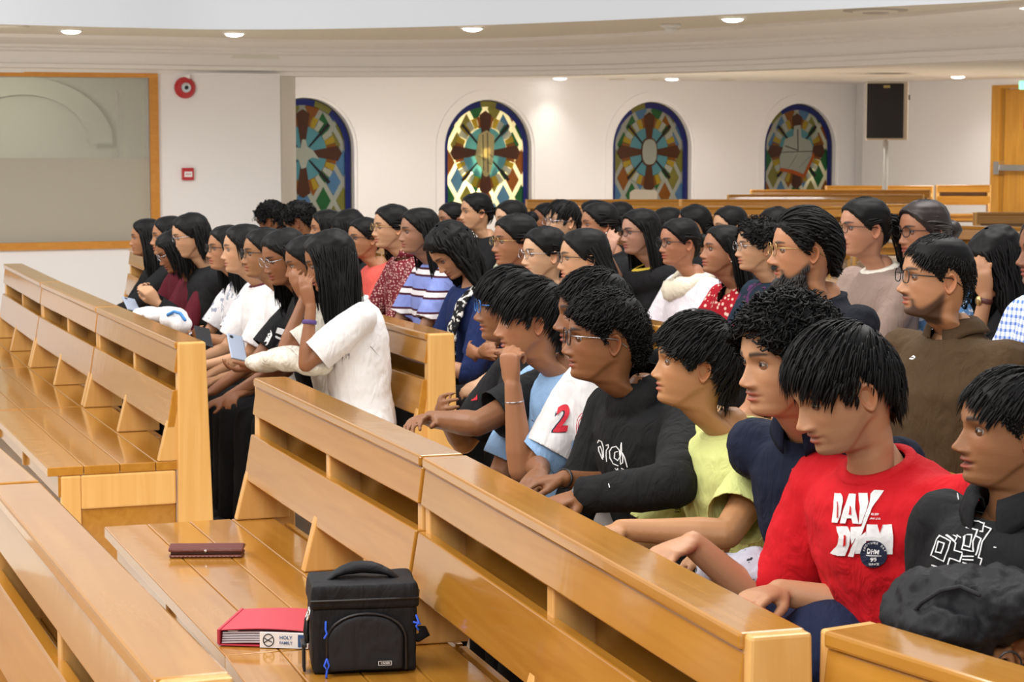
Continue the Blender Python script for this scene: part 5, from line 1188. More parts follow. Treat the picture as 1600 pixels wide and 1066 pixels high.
# ---- third left row ----
G3 = 'women in the third occupied left row'
person('g22', 'woman with long black hair and glasses shading her brow with her hand', 1000, 363, LA_(3), .10, ph=66, hs=.97, bs=.95, skin=(176, 128, 112), shirt='black', sleeve='short', glasses=True, hp=dict(cmat='yellow', len=.4, ymax=.02, vol=.014), arms=((('px', 950, 400, 10.45), ('px', 962, 480, 10.8), (.0, -.25, 1), (.7, -.7, 0), .35), 'lap'), group=G3)
person('g23', 'woman in white top with cream draped scarf and dark glasses', 1061, 379, LA_(3), .07, ph=66, hs=.97, bs=1.05, skin=(172, 116, 92), shirt='whitelong', sleeve='long', hair='pulled', collar='cowl', glasses=dict(rx=.025, rz=.022, sqn=2.2), hp=dict(bun=.034, vol=.012, cmat='cream'), arms=('fold', 'fold'), group=G3)
person('g24', 'woman in red printed kurta with pearl earring, chin lifted', 1130, 392, LA_(3), .07, ph=74, pitch=-8, hs=1.0, bs=1.0, skin=(166, 112, 88), shirt='red_print', sleeve='elbow', hp=dict(len=.3, ymax=.0, back=-.5, vol=.012, earring=1, fwd_share=.9, fwdfall=.07), neckline=.09, collar='none', arms=('fold', 'fold'), group=G3)
person('g25', 'woman with short curly hair and clear glasses in dark teal print', 1184, 385, LA_(3), .07, ph=76, hs=.97, bs=1.0, skin=lt, shirt='teal_floral', sleeve='elbow', hair='curly', glasses=clear_g, hp=dict(vol=.024, len=.05, dens=1.2), collar='none', group=G3)
# ---- further rows ----
G4 = 'women in the rows further back'
fz = dict(lod=2, group=G4, shirt='black', bs=.92)
person('g26', 'small far head left of the woman below the hand window', 706, 344, LA_(3), .06, ph=64, hs=.93, skin=(160, 112, 90), hair='pulled', hp=dict(bun=.03), **fz)
person('g27', 'woman sitting tall straight below the glowing hand window', 744, 331, LA_(3), .04, ph=72, hs=.98, skin=lt, hair='pulled', hp=dict(tail=.28, vol=.01), **fz)
person('g28', 'woman in cream print with a low bun', 798, 344, LA_(3), .06, ph=64, hs=.97, skin=fr_, hair='pulled', hp=dict(bun=.042, vol=.010, knot=(0, -.12, .01)), **{**fz, 'shirt': 'cream_print'})
person('g29', 'woman with cropped hair and glasses below the far pew left end', 879, 346, LA_(3), .08, ph=66, hs=.97, skin=fr_, hair='short', glasses=dict(mat='blue_plastic' if 0 else 'silver'), hp=dict(len=.065, vol=.018, fringe=.03, drop=.6, side=.7), **fz)
person('g30b', 'head mostly hidden behind the crop haired woman', 853, 342, LA_(4), .10, ph=70, hs=.9, skin=dk, hair='pulled', **fz)
person('g30', 'woman with pearl stud and swept back hair', 936, 351, LA_(3), .08, ph=76, hs=.97, skin=(170, 116, 90), hair='pulled', hp=dict(bun=.04, earring=1, vol=.014), **fz)
person('g31', 'dark head behind the pearl stud woman', 927, 340, LA_(4), .05, ph=95, hs=.95, skin=md, hair='bob', hp=dict(len=.15), **fz)
person('g32', 'dark head left of the hand shaded brow', 966, 344, LA_(4), .05, ph=95, hs=.97, skin=md, hair='bob', hp=dict(len=.15), **fz)
person('g33', 'dark crown of hair above the scarf woman, left one', 1042, 354, LA_(4), .05, ph=100, hs=.97, skin=md, hair='bob', hp=dict(len=.15), **fz)
person('g34', 'dark haired woman turned away with one ear showing', 1084, 352, LA_(4), .05, ph=100, hs=.98, skin=md, hair='pulled', hp=dict(tail=.25), **fz)
person('g35', 'woman smiling behind the red printed kurta', 1140, 355, LA_(4), .08, ph=70, hs=.98, skin=lt, hair='pulled', hp=dict(tail=.25), **fz)
person('g36b', 'woman whose forehead shows beside the bearded man', 1212, 357, LA_(4), .08, ph=66, hs=.95, skin=md, hair='pulled', hp=dict(bun=.03), **fz)
GR_ = 'people in the right block behind the boys'
person('g36', 'smiling woman in taupe knit with white collar and long ponytail', 1350, 356, None, .08, Y=8.3, pb=62, ph=72, hs=.98, bs=1.02, skin=(180, 126, 104), shirt='taupe', sleeve='elbow', hair='pulled', collar='knit', glasses=dict(mat='black_plastic', th=.0014), hp=dict(tail=.34, vol=.012, knot=(0, -.112, .03), tailw=1.4, cmat='ivory'), fp=dict(open=.25), group=GR_)
person('g37', 'woman with dark glasses and reddish black hair in blue floral kurta', 1442, 362, None, .08, Y=8.3, ph=66, hs=1.0, bs=1.05, skin=(172, 116, 92), shirt='blue_floral', sleeve='elbow', hair='pulled', hairmat='hair_brown', glasses=dict(rx=.024, rz=.02), hp=dict(bun=.038, vol=.016), group=GR_)
person('m38', 'bearded man with dark frames in olive brown polo', 1463, 434, RB_(2), .04, pb=58, ph=81, pitch=-3, hs=1.05, bs=1.14, lod=0, sex='m', skin=(186, 132, 102), shirt='brown_polo', sleeve='short', hair='short', collar='polo', glasses=dict(sqn=3.2, rz=.018), fat=.14, hp=dict(len=.03, vol=.011, fade=1, fringe=-.02, lift=.3, drop=.2, dens=1.5), fp=dict(beard=.85, mous=.9, chub=.8, neck=1.16, jaw=1.05, nw=1.1), arms=('lap', 'lap'), group=GR_)
person('m35', 'man with greying beard and gold glasses in dark tee', 1256, 390, RB_(2), .05, pb=66, ph=84, pitch=0, hs=1.06, bs=1.08, lod=0, sex='m', skin=(186, 128, 98), shirt='dark_tee', sleeve='short', hair='short', glasses=dict(mat='gold', th=.0015, sqn=3), hp=dict(len=.07, side=.3, vol=.024, fringe=-.02, crown=(0, .12, .055), drop=.2, lift=.15, mess=.08, dens=1.3, lw=.0055), fp=dict(beard=.9, mous=1, beardlen=.034, bn=900, bcol=(.035, .03, .028), bmat='hair_grey', neck=1.12, nose=1.12), group=GR_)
person('g39', 'woman with hair hiding her lowered face, wristwatch hand raised', 1560, 408, None, .14, Y=7.6, ph=75, pitch=30, hs=.98, bs=1.0, lod=1, skin=md, shirt='black', sleeve='short', hp=dict(len=.42, ymax=.085, zf=.08, vol=.02, dens=1.6, drift=.1, fwdfall=.04), arms=((('px', 1541, 462, 7.5), ('px', 1548, 560, 7.5), (.05, .2, 1), (.6, -.8, 0), .3), 'lap'), group=GR_)
person('m40', 'man in blue and white checked shirt at the right edge', 1640, 392, None, .06, Y=6.9, ph=78, hs=1.04, bs=1.16, lod=1, sex='m', skin=(140, 92, 70), shirt='check', sleeve='short', hair='short', hairmat='hair_grey', fat=.15, collar='polo', fp=dict(beard=.4, bcol=(.2, .2, .2), neck=1.1), hp=dict(len=.03), group=GR_, arms=('fold', 'fold'))
# ---- the row of boys ----
GB_ = 'boys in the row behind the bag pew'
person('b41', 'boy with blue plastic glasses in black tee with olive and red panels', 795, 478, RB_(1), .14, pb=68, ph=80, hs=.96, bs=.98, lod=0, sex='m', skin=(140, 92, 66), shirt='black', hair='short', glasses=dict(mat='blue_plastic', sqn=3.2), hp=dict(len=.075, vol=.02, fringe=.07, drop=.6), fp=dict(mous=.35), baggy=.02, arms=((('px', 672, 655, 6.35), ('px', 735, 690, 6.0), (-.6, .7, .1), (0, -.5, -1), .4), (('px', 690, 640, 6.5), (.5, .2, .5), (-.8, .3, .2), (0, -1, 0), .4)), group=GB_)
person('b42', 'boy in sky blue tee resting his chin on a loose fist', 830, 500, RB_(1), .19, pb=62, ph=84, pitch=2, hs=.98, bs=.96, lod=0, sex='m', skin=(166, 112, 84), shirt='lightblue', hair='short', hp=dict(len=.075, vol=.022, fringe=.06, drop=.5, lift=.4), fp=dict(mous=.15), baggy=.018, arms=((('px', 801, 600, 5.95), ('px', 800, 720, 5.95), (.05, .12, 1), (.35, -1, .1), 1.15, dict(spread=.1)), 'lap'), group=GB_)
person('b43', 'boy in white polo with red number two, face behind the bespectacled boy', 926, 490, RB_(1), .14, pb=54, ph=80, hs=.98, bs=.88, lod=0, sex='m', skin=(136, 88, 62), shirt='white', hair='short', collar='polo', hp=dict(len=.07, vol=.022, mess=.3, curl=.004, cmat='navy_trim'), fp=dict(mous=.4), baggy=.02, arms=((('px', 880, 748, 5.5), ('px', 940, 745, 5.6), (.5, .8, -.1), (0, 0, -1), .6), (('px', 845, 738, 5.7), ('px', 838, 720, 6.1), (-.6, .7, -.1), (0, 0, -1), .6)), group=GB_)
person('b44', 'boy in black hoodie with white scribble lettering and thin dark glasses', 945, 528, RB_(1), .22, pb=62, ph=82, pitch=-2, hs=1.0, bs=1.0, lod=0, sex='m', skin=(142, 92, 64), shirt='hoodie', sleeve='long', hair='short', collar='hood', glasses=dict(mat='black_plastic', tmat='silver', th=.0015, sqn=2.8), hp=dict(len=.05, vol=.022, curl=.007, mess=.5, lift=.6, fade=1, fringe=.05, dens=1.3), fp=dict(mous=.25, open=.2), baggy=.03, arms=((('px', 905, 775, 5.2), ('px', 1010, 800, 5.0), (-.2, .9, -.1), (0, 0, -1), .5), 'lap'), group=GB_)
person('b45', 'boy in pale lime tee with white splatter, chin lifted', 1086, 568, RB_(1), .16, pb=66, ph=86, pitch=-6, hs=.95, bs=.93, lod=0, sex='m', skin=(182, 128, 92), shirt='lime', sleeve='short', hair='short', hp=dict(len=.085, vol=.026, fringe=.06, drop=.75, mess=.3, dens=1.3, curl=.003), fp=dict(nz=-.018, chub=.5, fw=1.02, nose=.85, brow=.8), baggy=.024, arms=((('px', 968, 828, 4.75), ('px', 1060, 850, 4.7), (-.2, .9, -.1), (0, 0, -1), .5), 'lap'), group=GB_)
person('b46', 'boy with thick curly hair in navy polo with small red badge', 1228, 562, RB_(1), .25, pb=46, ph=66, pitch=4, hs=1.0, bs=.98, lod=0, sex='m', skin=(190, 138, 108), shirt='navy_polo', sleeve='short', hair='curly', collar='polo', hp=dict(vol=.034, len=.055, dens=1.4, fade=1, curl=.011), fp=dict(nb=-.02, mous=.45, lip=1.25), arms=((('px', 1215, 890, 4.9), ('px', 1290, 880, 5.0), (-.2, .9, 0), (0, 0, -1), .3), (('px', 1120, 862, 4.9), ('px', 1150, 850, 5.4), (-.3, .9, 0), (0, 0, -1), .3)), group=GB_)
person('b47', 'boy in red tee with white lettering bending his head down', 1315, 608, RB_(1), .24, pb=57, ph=72, pitch=20, hs=1.03, bs=1.03, lod=0, sex='m', skin=(188, 136, 108), shirt='red', sleeve='short', hair='short', hp=dict(len=.060, vol=.024, fringe=.05, drop=.5, lift=.3, dens=1.4, mess=.14), fp=dict(nb=-.03, beard=.18, mous=.3), baggy=.026, shf=-.01, arms=((('px', 1215, 925, 4.28), ('px', 1430, 985, 4.3), (-.3, .9, .05), (0, 0, -1), .35), (('px', 1080, 848, 4.42), ('px', 1215, 905, 4.45), (-.2, .9, -.1), (0, 0, -1), .4)), trousers='denim', group=GB_)
person('b48', 'boy in black shirt with white maze print, mouth open, rightmost', 1576, 672, None, .06, Y=3.72, pb=54, ph=80, pitch=-3, hs=.90, bs=.93, lod=0, sex='m', skin=(142, 94, 66), shirt='black', sleeve='short', hair='short', collar='polo', hp=dict(len=.045, vol=.016, fade=1, fringe=.03, lift=.45, dens=1.3), fp=dict(nb=-.06, open=.55, nose=1.1, lip=1.25), baggy=.026, arms=((('px', 1545, 1010, 3.5), ('px', 1640, 1010, 3.3), (-.5, .6, .2), (0, -.3, -1), .4), ((.10, .25, .62), (.20, -.05, .35), (-.3, .9, -.1), (0, 0, -1), .4)), group=GB_)
# ---------------- prints and trims on the clothes ----------------
def print_on(key, V, Fc, mat, name, lift=.003, on='shirt', cuts=2):
    """lay a flat print on the cloth: every point is carried along its sight line onto the garment surface"""
    p = people[key]; t = p.get('bvh_'+on) or bvh_world(p[on], p['W2L']); p['bvh_'+on] = t; o = Vector((0, 0, CH))
    bm = bmesh.new(); vs = [bm.verts.new((x, y, 0)) for x, y in V]
    for f in Fc:
        try: bm.faces.new([vs[i] for i in f])
        except Exception: pass
    bmesh.ops.triangulate(bm, faces=bm.faces)
    for _ in range(cuts):
        ed = [e_ for e_ in bm.edges if e_.calc_length() > 5]
        if ed: bmesh.ops.subdivide_edges(bm, edges=ed, cuts=1); bmesh.ops.triangulate(bm, faces=bm.faces)
    inv = p['W2L'].inverted(); bad = []
    for v in bm.verts:
        d = ray(v.co.x, v.co.y).normalized(); h = t.ray_cast(o, d)
        if h[0] is None: bad.append(v); continue
        n = h[1] if h[1].dot(d) < 0 else -h[1]; v.co = inv@(h[0]+n*lift-d*lift*.5)
    if len(bad) > len(bm.verts)*.6: print('print misses', key, name, len(bad)); bm.free(); return
    bmesh.ops.delete(bm, geom=bad, context='VERTS'); 
    big = [f for f in bm.faces if max(e_.calc_length() for e_ in f.edges) > .05]; bmesh.ops.delete(bm, geom=big, context='FACES')
    me = bpy.data.meshes.new(name); bm.to_mesh(me); bm.free(); me.materials.append(M[mat]); ob = bpy.data.objects.new(name, me); C.objects.link(ob); ob.parent = p['e']; return ob
def T(body, x, y, w, h, rot=0, shear=0, bold=.02):
    V, Fc = text_shape(body, 1, bold=bold); V = npv(V); lo = V.min(0); hi = V.max(0); V = (V-(lo+hi)/2)/(hi-lo)*npv((w, h)); c, s = math.cos(rot), math.sin(rot)
    return [(x+(a+shear*b)*c-b*s*0+b*s, y-(b*c)+(a+shear*b)*s) for a, b in V], Fc
def ellipse(x, y, a, b, n=24, rot=0): return [(x+a*math.cos(t)*math.cos(rot)-b*math.sin(t)*math.sin(rot), y+a*math.cos(t)*math.sin(rot)+b*math.sin(t)*math.cos(rot)) for t in np.linspace(0, 2*PI, n+1)[:-1]]
def Z_(x0, y0, k): return lambda pts: [(x0+a/k, y0+b/k) for a, b in pts]
z = Z_(1270, 740, 6.27)
glyphs = [
 [(215, 172), (275, 172), (292, 210), (272, 400), (235, 475), (178, 470)],
 [(352, 180), (416, 182), (408, 330), (438, 482), (385, 482), (372, 430), (325, 432), (312, 480), (266, 478), (300, 330)],
 [(440, 172), (522, 168), (528, 260), (500, 380), (470, 480), (440, 486), (452, 330)],
 [(575, 145), (610, 142), (676, 146), (560, 320), (500, 500), (385, 818), (332, 812), (372, 720), (470, 500), (540, 260), (552, 175)],
 [(225, 508), (330, 512), (362, 570), (350, 700), (305, 806), (240, 806), (170, 780), (235, 700), (250, 610)],
 [(366, 516), (470, 510), (440, 600), (400, 640), (372, 700), (360, 610)],
 [(420, 640), (505, 560), (510, 700), (500, 760), (450, 790), (405, 790)],
 [(515, 490), (603, 492), (622, 590), (664, 492), (755, 484), (770, 600), (764, 792), (700, 790), (668, 700), (640, 670), (560, 655), (505, 660)]]
for g_ in glyphs: print_on('b47', z(g_), [tuple(range(len(g_)))], 'print_white', 'white_letter', lift=.007)
for g_ in ([(608, 486), (660, 486), (630, 575)], [(236, 250), (246, 250), (240, 420), (225, 425)], [(352, 300), (362, 300), (364, 392), (342, 392)], [(290, 590), (312, 592), (306, 700), (282, 720)]):
    print_on('b47', z(g_), [tuple(range(len(g_)))], 'red', 'letter_counter', lift=.0095)
print_on('b47', *T('RUFF', 1364.5, 801.5, 12, 4, .05, .3), 'print_white', 'small_lettering', lift=.007); print_on('b47', *T('JNS CO.', 1365, 809, 17, 4, .05, .3), 'print_white', 'small_lettering', lift=.007)
E_ = ellipse(1361.5, 866, 20, 21.5, 30); print_on('b47', E_, [tuple(range(30))], 'print_navy', 'round_badge', lift=.0095)
print_on('b47', *T('DHM', 1360, 862, 17, 6.5, .06, 0, .03), 'print_white', 'badge_lettering', lift=.0125); print_on('b47', *T('95', 1361, 873.5, 9.5, 6.5, .04, 0, .03), 'print_white', 'badge_lettering', lift=.0125); print_on('b47', *T('SINCE', 1361.5, 882, 15, 3.6, .04, 0, .03), 'print_white', 'badge_lettering', lift=.0125)
print_on('b47', *poly_strokes([[(1350.5, 867), (1371, 868)]], .7), 'print_white', 'badge_rule', lift=.0125)
wrd = 'ANOTHER DAY'
for i, ch in enumerate(wrd):
    if ch == ' ': continue
    a = PI+ .35+(PI-.7)*i/(len(wrd)-1); print_on('b47', *T(ch, 1361.5+16.3*math.cos(a), 866+17.5*math.sin(a), 2.8, 3.6, a+PI/2, 0, .03), 'print_white', 'badge_lettering', lift=.0125)
# white polo: number and crest
z = Z_(840, 600, 6.66)
print_on('b43', *T('2', 876.3, 652.8, 23, 46, 0, .22, .05), 'print_navy', 'number_shadow', lift=.003); print_on('b43', *T('2', 877, 652, 21.5, 44, 0, .22, .035), 'print_red', 'number_two', lift=.006)
el = lambda a, b: ellipse(909.5, 665, a, b, 28, .12)
for a, b in ((8.5, 20), (6, 13.5)): L_ = el(a, b); print_on('b43', *poly_strokes([L_+[L_[0]]], .45), 'print_red', 'crest_ring', lift=.0035)
print_on('b43', z([(448, 440), (470, 425), (480, 400), (490, 385), (496, 420), (492, 445), (475, 455), (478, 480), (468, 482), (462, 462), (455, 485), (448, 480)]), [tuple(range(12))], 'print_navy', 'crest_figure', lift=.004)
print_on('b43', *T('EST', 912, 649.5, 9, 3.5, -.6), 'print_red', 'crest_lettering', lift=.004); print_on('b43', *T('AUTHE', 909, 682, 12, 3.6, -.1), 'print_red', 'crest_lettering', lift=.004)
# hoodie scribble
st = [[(628, 610), (640, 585), (665, 600), (684, 660), (686, 760), (670, 770), (640, 700), (634, 655), (655, 650), (672, 700), (680, 782)],
 [(712, 640), (735, 632), (738, 660), (715, 690), (712, 740), (718, 806)],
 [(830, 705), (800, 712), (795, 770), (830, 795), (856, 760), (848, 690), (815, 650), (770, 660), (748, 700), (752, 770), (785, 830), (835, 850)],
 [(860, 760), (872, 690), (868, 610), (862, 640), (858, 760), (862, 835), (882, 820), (884, 760), (878, 715), (900, 760), (934, 905)],
 [(806, 882), (822, 900), (832, 880), (838, 930), (850, 890), (862, 945)], [(868, 880), (890, 890), (868, 930), (890, 965), (916, 968)], [(728, 1012), (742, 1064)]]
print_on('b44', *poly_strokes([z(s_) for s_ in st], .75), 'print_white', 'scribble_lettering', lift=.004)
# pale lime tee
z = Z_(1010, 620, 4.635)
spl = [[(600, 110), (660, 100), (740, 150), (845, 235), (815, 330), (790, 360), (745, 290), (700, 200), (640, 160)], [(620, 400), (700, 440), (740, 420), (760, 440), (740, 500), (700, 490), (680, 455)], [(510, 125), (575, 100), (580, 125), (520, 138)], [(500, 170), (508, 172), (508, 220), (500, 215)], [(655, 245), (672, 250), (668, 272), (658, 268)], [(675, 368), (690, 372), (685, 388)], [(720, 320), (736, 330), (730, 350)]]
for s_ in spl: print_on('b45', z(s_), [tuple(range(len(s_)))], 'print_white', 'paint_splash', lift=.0035)
rr = random.Random(5)
for i in range(22):
    a, b = rr.uniform(560, 760), rr.uniform(130, 420); b = min(b, 460); r_ = rr.uniform(2.5, 6)
    L_ = ellipse(a, b, r_, r_, 7); print_on('b45', z(L_), [tuple(range(7))], 'print_white', 'paint_speck', lift=.0035, cuts=0)
for i, w_ in enumerate(("IT'S DON'T", 'WE RUN', 'SIMPLE')): print_on('b45', *T(w_, 1059.5, 792+i*4, 15-i*.6, 2.6), 'print_black', 'small_lettering', lift=.003)
print_on('b45', *poly_strokes([[(1055, 766.5), (1067, 768)]], 1.0), 'print_white', 'small_white_mark', lift=.003); print_on('b45', *poly_strokes([[(1060.5, 820), (1057.5, 822), (1058, 826), (1060, 828)]], .6), 'print_black', 'small_arc', lift=.003)
# navy polo badge
print_on('b46', [(1250, 722.5), (1269, 725), (1267.5, 733), (1268, 743), (1249, 741)], [(0, 1, 2, 3, 4)], 'print_red', 'flag_badge', lift=.004); print_on('b46', *poly_strokes([[(1256, 731), (1259, 727), (1262, 731), (1258, 733)], [(1252, 738), (1266, 739)]], .7), 'print_white', 'badge_mark', lift=.006)
L_ = ellipse(1239, 733, 2, 2.2, 10); print_on('b46', L_, [tuple(range(10))], 'print_red', 'red_button', lift=.004)
print_on('b46', [(1234, 657), (1241, 659), (1237, 673), (1230, 671)], [(0, 1, 2, 3)], 'print_red', 'collar_tab', lift=.01)
# black shirt maze
z = Z_(1440, 740, 5.925)
mz = [[(432, 198), (545, 235), (525, 280), (412, 235), (408, 252), (520, 318), (580, 322)], [(382, 300), (500, 362), (575, 385)], [(378, 362), (480, 405), (565, 432), (590, 400)], [(336, 222), (330, 268), (272, 310), (228, 420), (290, 450), (336, 380), (318, 345), (262, 380)], [(340, 235), (362, 360)], [(215, 420), (270, 520), (330, 560), (312, 600), (200, 500)], [(190, 500), (320, 620), (300, 690), (368, 712)], [(180, 550), (270, 600), (250, 680), (200, 795), (105, 742), (150, 600), (180, 550)], [(170, 610), (212, 622), (180, 720), (142, 705), (170, 610)], [(385, 462), (515, 492), (470, 600), (470, 705), (368, 682), (390, 560), (372, 520), (385, 462)], [(402, 530), (462, 536), (440, 655), (382, 640), (402, 530)], [(580, 462), (632, 488), (555, 600), (510, 760), (545, 770), (520, 850)], [(500, 550), (545, 572), (520, 640), (490, 735)], [(535, 505), (560, 510), (580, 430)], [(376, 745), (470, 750)], [(376, 775), (468, 782)], [(380, 808), (460, 830)], [(62, 820), (225, 892), (262, 768), (352, 800), (370, 725)], [(296, 850), (330, 838), (400, 872)], [(335, 430), (300, 500)], [(330, 540), (362, 560)]]
print_on('b48', *poly_strokes([z(s_) for s_ in mz], .85), 'print_white', 'maze_print', lift=.008)
print_on('b48', *poly_strokes([[(1552, 853), (1555.5, 853.5)]], .7), 'print_white', 'shirt_button', lift=.004)
# black tee panels
z = Z_(680, 540, 5.92)
print_on('b41', z([(340, 130), (430, 165), (380, 200), (372, 290), (400, 330), (440, 250), (478, 215), (500, 250), (470, 330), (400, 440), (270, 430), (255, 410), (330, 310)]), [tuple(range(13))], 'print_olive', 'olive_panel', lift=.003)
print_on('b41', z([(250, 430), (385, 420), (385, 500), (330, 505), (300, 470)]), [tuple(range(5))], 'print_red', 'red_panel', lift=.0045)
print_on('b41', *poly_strokes([z([(345, 122), (370, 150), (425, 160)]), z([(260, 420), (275, 380), (300, 350), (325, 305)]), z([(460, 220), (490, 210), (490, 250), (470, 255)]), z([(440, 380), (465, 320), (485, 290)])], .7), 'print_white', 'white_piping', lift=.006)
# light blue tee stitch lines
print_on('b42', *poly_strokes([z([(880, 650), (885, 680), (925, 718)])], .6), 'print_maroon', 'red_stitch', lift=.003)
M['stitch'] = plain('pale_stitch', lin(176, 206, 236), .7); print_on('b42', *poly_strokes([z([(760, 575), (860, 550), (860, 590), (930, 590), (925, 718)]), z([(770, 640), (860, 640), (860, 740)]), z([(830, 700), (820, 780)])], .4), 'stitch', 'pocket_stitching', lift=.003)
# polo logo, girls' prints
L_ = ellipse(1423.5, 557, 6.5, 3.8, 14, .1); print_on('m38', L_, [tuple(range(14))], 'print_white', 'small_oval_logo', lift=.004); print_on('m38', *poly_strokes([[(1419, 558), (1423, 556), (1428, 558)]], .6), 'brown_polo', 'logo_mark', lift=.0065)
z = Z_(300, 440, 8.2)
print_on('g6', z([(350, 240), (420, 205), (400, 280), (425, 300), (415, 420), (340, 530), (270, 520), (215, 480), (235, 400), (290, 290)]), [tuple(range(10))], 'print_maroon', 'maroon_patch', lift=.004)
print_on('g6', *T('OSK', 341, 489, 15, 9, .3, .2, .03), 'print_white', 'patch_lettering', lift=.007)
print_on('g7', *T('ALT', 393, 487, 24, 14, .38, .15, .03), 'print_blue', 'sleeve_lettering', lift=.004)
print_on('g8', z([(880, 440), (930, 400), (1030, 380), (1060, 430), (990, 560), (1020, 680), (960, 800), (860, 860), (780, 850), (700, 810), (740, 740), (780, 690), (830, 760), (890, 700), (930, 640), (820, 620), (800, 600), (850, 530)]), [tuple(range(18))], 'print_white', 'jersey_number', lift=.004)
print_on('g8', *poly_strokes([z([(810, 625), (935, 635), (890, 720)]), z([(905, 450), (900, 550), (925, 540), (960, 455)])], .8), 'print_black', 'number_outline', lift=.007)
print_on('g8', z([(1085, 585), (1200, 620), (1185, 700), (1062, 655)]), [(0, 1, 2, 3)], 'print_white', 'white_band', lift=.004) ; print_on('g8', z([(1060, 690), (1160, 735), (1150, 765), (1055, 715)]), [(0, 1, 2, 3)], 'print_white', 'white_band', lift=.004)
def band(key, side, k, r, h, mat, name):
    """a ring worn on the forearm at fraction k from elbow to wrist"""
    p = people[key]; El, Wt = p['A'][side][:2]; d = unit(Wt-El); c = El+(Wt-El)*k; u = unit(np.cross(d, (0.1, .3, 1))); v = np.cross(d, u); n = 22; V = []
    for a, b in ((r, -h), (r+.0025, -h*.6), (r+.0025, h*.6), (r, h)): V += [tuple(c+d*b+(u*math.cos(2*PI*i/n)+v*math.sin(2*PI*i/n)*.88)*a) for i in range(n)]
    return MB().add(V, [(q*n+i, q*n+(i+1) % n, (q+1)*n+(i+1) % n, (q+1)*n+i) for q in range(3) for i in range(n)]).build(name, M[mat], p['e'], smooth=True), c, d
band('b42', -1, .80, .0285, .0015, 'silver', 'bracelet'); band('g10', -1, .72, .030, .008, 'purple', 'hair_tie')
M['brown_strap'] = plain('brown_leather', lin(86, 40, 34), .5)
o, c, d = band('g39', -1, .93, .0285, .009, 'brown_strap', 'watch_strap'); V, Fc = ball(c+npv((-.0, .028, .0)), (.016, .008, .018), 12, 8); MB().add(V, Fc).build('watch_face', M['gold'], people['g39']['e'], smooth=True)
o, c, d = band('g5', -1, .85, .029, .014, 'black', 'scrunchie'); band('g5', -1, .97, .026, .006, 'silver', 'watch'); band('b44', -1, .99, .031, .010, 'black_plastic', 'wristwatch'); band('b43', -1, .99, .029, .003, 'black_plastic', 'wristband')
for s_ in (-1, 1): band('b43', s_, -.28, .050, .012, 'navy_trim', 'sleeve_trim') if 0 else None

q_ = people['g18']; sp1 = q_['sp']; pts = [q_['N']+npv((-.085, .01, -.01)), sp1(.86)+npv((-.11, .105, 0)), sp1(.62)+npv((-.10, .175, 0)), sp1(.42)+npv((-.08, .20, 0)), sp1(.25)+npv((-.06, .21, 0))]
mb = MB(); mb.tube([npv(v) for v in pts], [(.035, .014), (.042, .016), (.05, .018), (.055, .02), (.05, .02)], 12, sq=(1, 0, 0)); V, Fc = remesh(mb, .008, 2, .02, .05); mesh_obj('scarf', V, Fc, M['polka'], q_['e'], True)
# ---------------- bags and small things ----------------
def lump(name, label, cat, blobs, mat, voxel=.008, disp=.02, dscale=.06, group=None, parent=None):
    mb = MB()
    for c, r in blobs: V, Fc = ball(c, r, 16, 10); mb.add(V, Fc)
    V, Fc = remesh(mb, voxel, 3, disp, dscale); o = mesh_obj(name, V, Fc, M[mat], parent, True)
    if label: tag(o, label, cat, group)
    return o
def seat_pt(x, y): return at_h(x, y, SH)
B_dir = (LINE_B[0]-LINE_B[1]).normalized(); b_ang = math.atan2(B_dir.y, B_dir.x)
# long brown wallet
p = seat_pt(324, 868); e = empty('wallet', (p.x, p.y, SH+.001), .03); tag(e, 'long brown leather wallet lying on the empty pew seat', 'wallet')
M['leather'] = plain('brown_wallet_leather', lin(104, 50, 42), .35, bump=.15, bscale=150); M['leather_d'] = plain('dark_wallet_leather', lin(62, 28, 26), .4)
MB().box(-.108, .108, -.045, .045, 0, .009).build('lower_cover', M['leather'], e, bevel=.004)
MB().prism([(-.045, .018), (-.043, .028), (.0, .036), (.045, .026), (.045, .018)], 'x', -.110, .110).build('upper_cover', M['leather'], e, bevel=.003)
MB().box(-.104, .104, -.038, .043, .009, .020).build('inner_pockets', M['leather_d'], e, bevel=.002)
mb = MB(); [mb.box(-.100+i*.0125, -.093+i*.0125, -.0465, -.045, .004, .0055) for i in range(16)]; mb.build('stitching', plain('stitch_thread', lin(180, 140, 120), .7), e)
MB().disc((0, -.045, .021), .004, .003, .003, (0, -1, 0), 10).build('snap', M['silver'], e)
# red folder
p = seat_pt(432, 1000); e = empty('red_folder', (p.x, p.y, SH+.002), b_ang+2.02); tag(e, 'red plastic document folder lying behind the black camera bag', 'folder')
M['folder_red'] = plain('red_plastic', lin(196, 62, 78), .35); M['sleeve_clear'] = plain('clear_sleeves', lin(206, 200, 206), .25); 
def sheet(zf, x0, x1, y0, y1, th, name, mat, n=14):
    V = []; Fc = []
    for i in range(n+1):
        x = x0+(x1-x0)*i/n
        for y in (y0, y1):
            V += [(x, y, zf(x)), (x, y, zf(x)+th)]
    for i in range(n):
        b = i*4; Fc += [(b, b+4, b+6, b+2), (b+1, b+3, b+7, b+5), (b, b+1, b+5, b+4), (b+2, b+6, b+7, b+3)]
    Fc += [(0, 2, 3, 1), (4*n, 4*n+1, 4*n+3, 4*n+2)]
    return MB().add(V, Fc).build(name, mat, e, smooth=False)
e.rotation_euler = (0, 0, -.12)
sheet(lambda x: .001, -.125, .125, -.085, .155, .002, 'back_cover', M['folder_red'])
for i in range(5): sheet(lambda x, i=i: .005+i*.0055+.004*math.sin((x+.12)*13), -.118, .12, -.078+i*.002, .15, .0032, 'page_sleeve', M['sleeve_clear'])
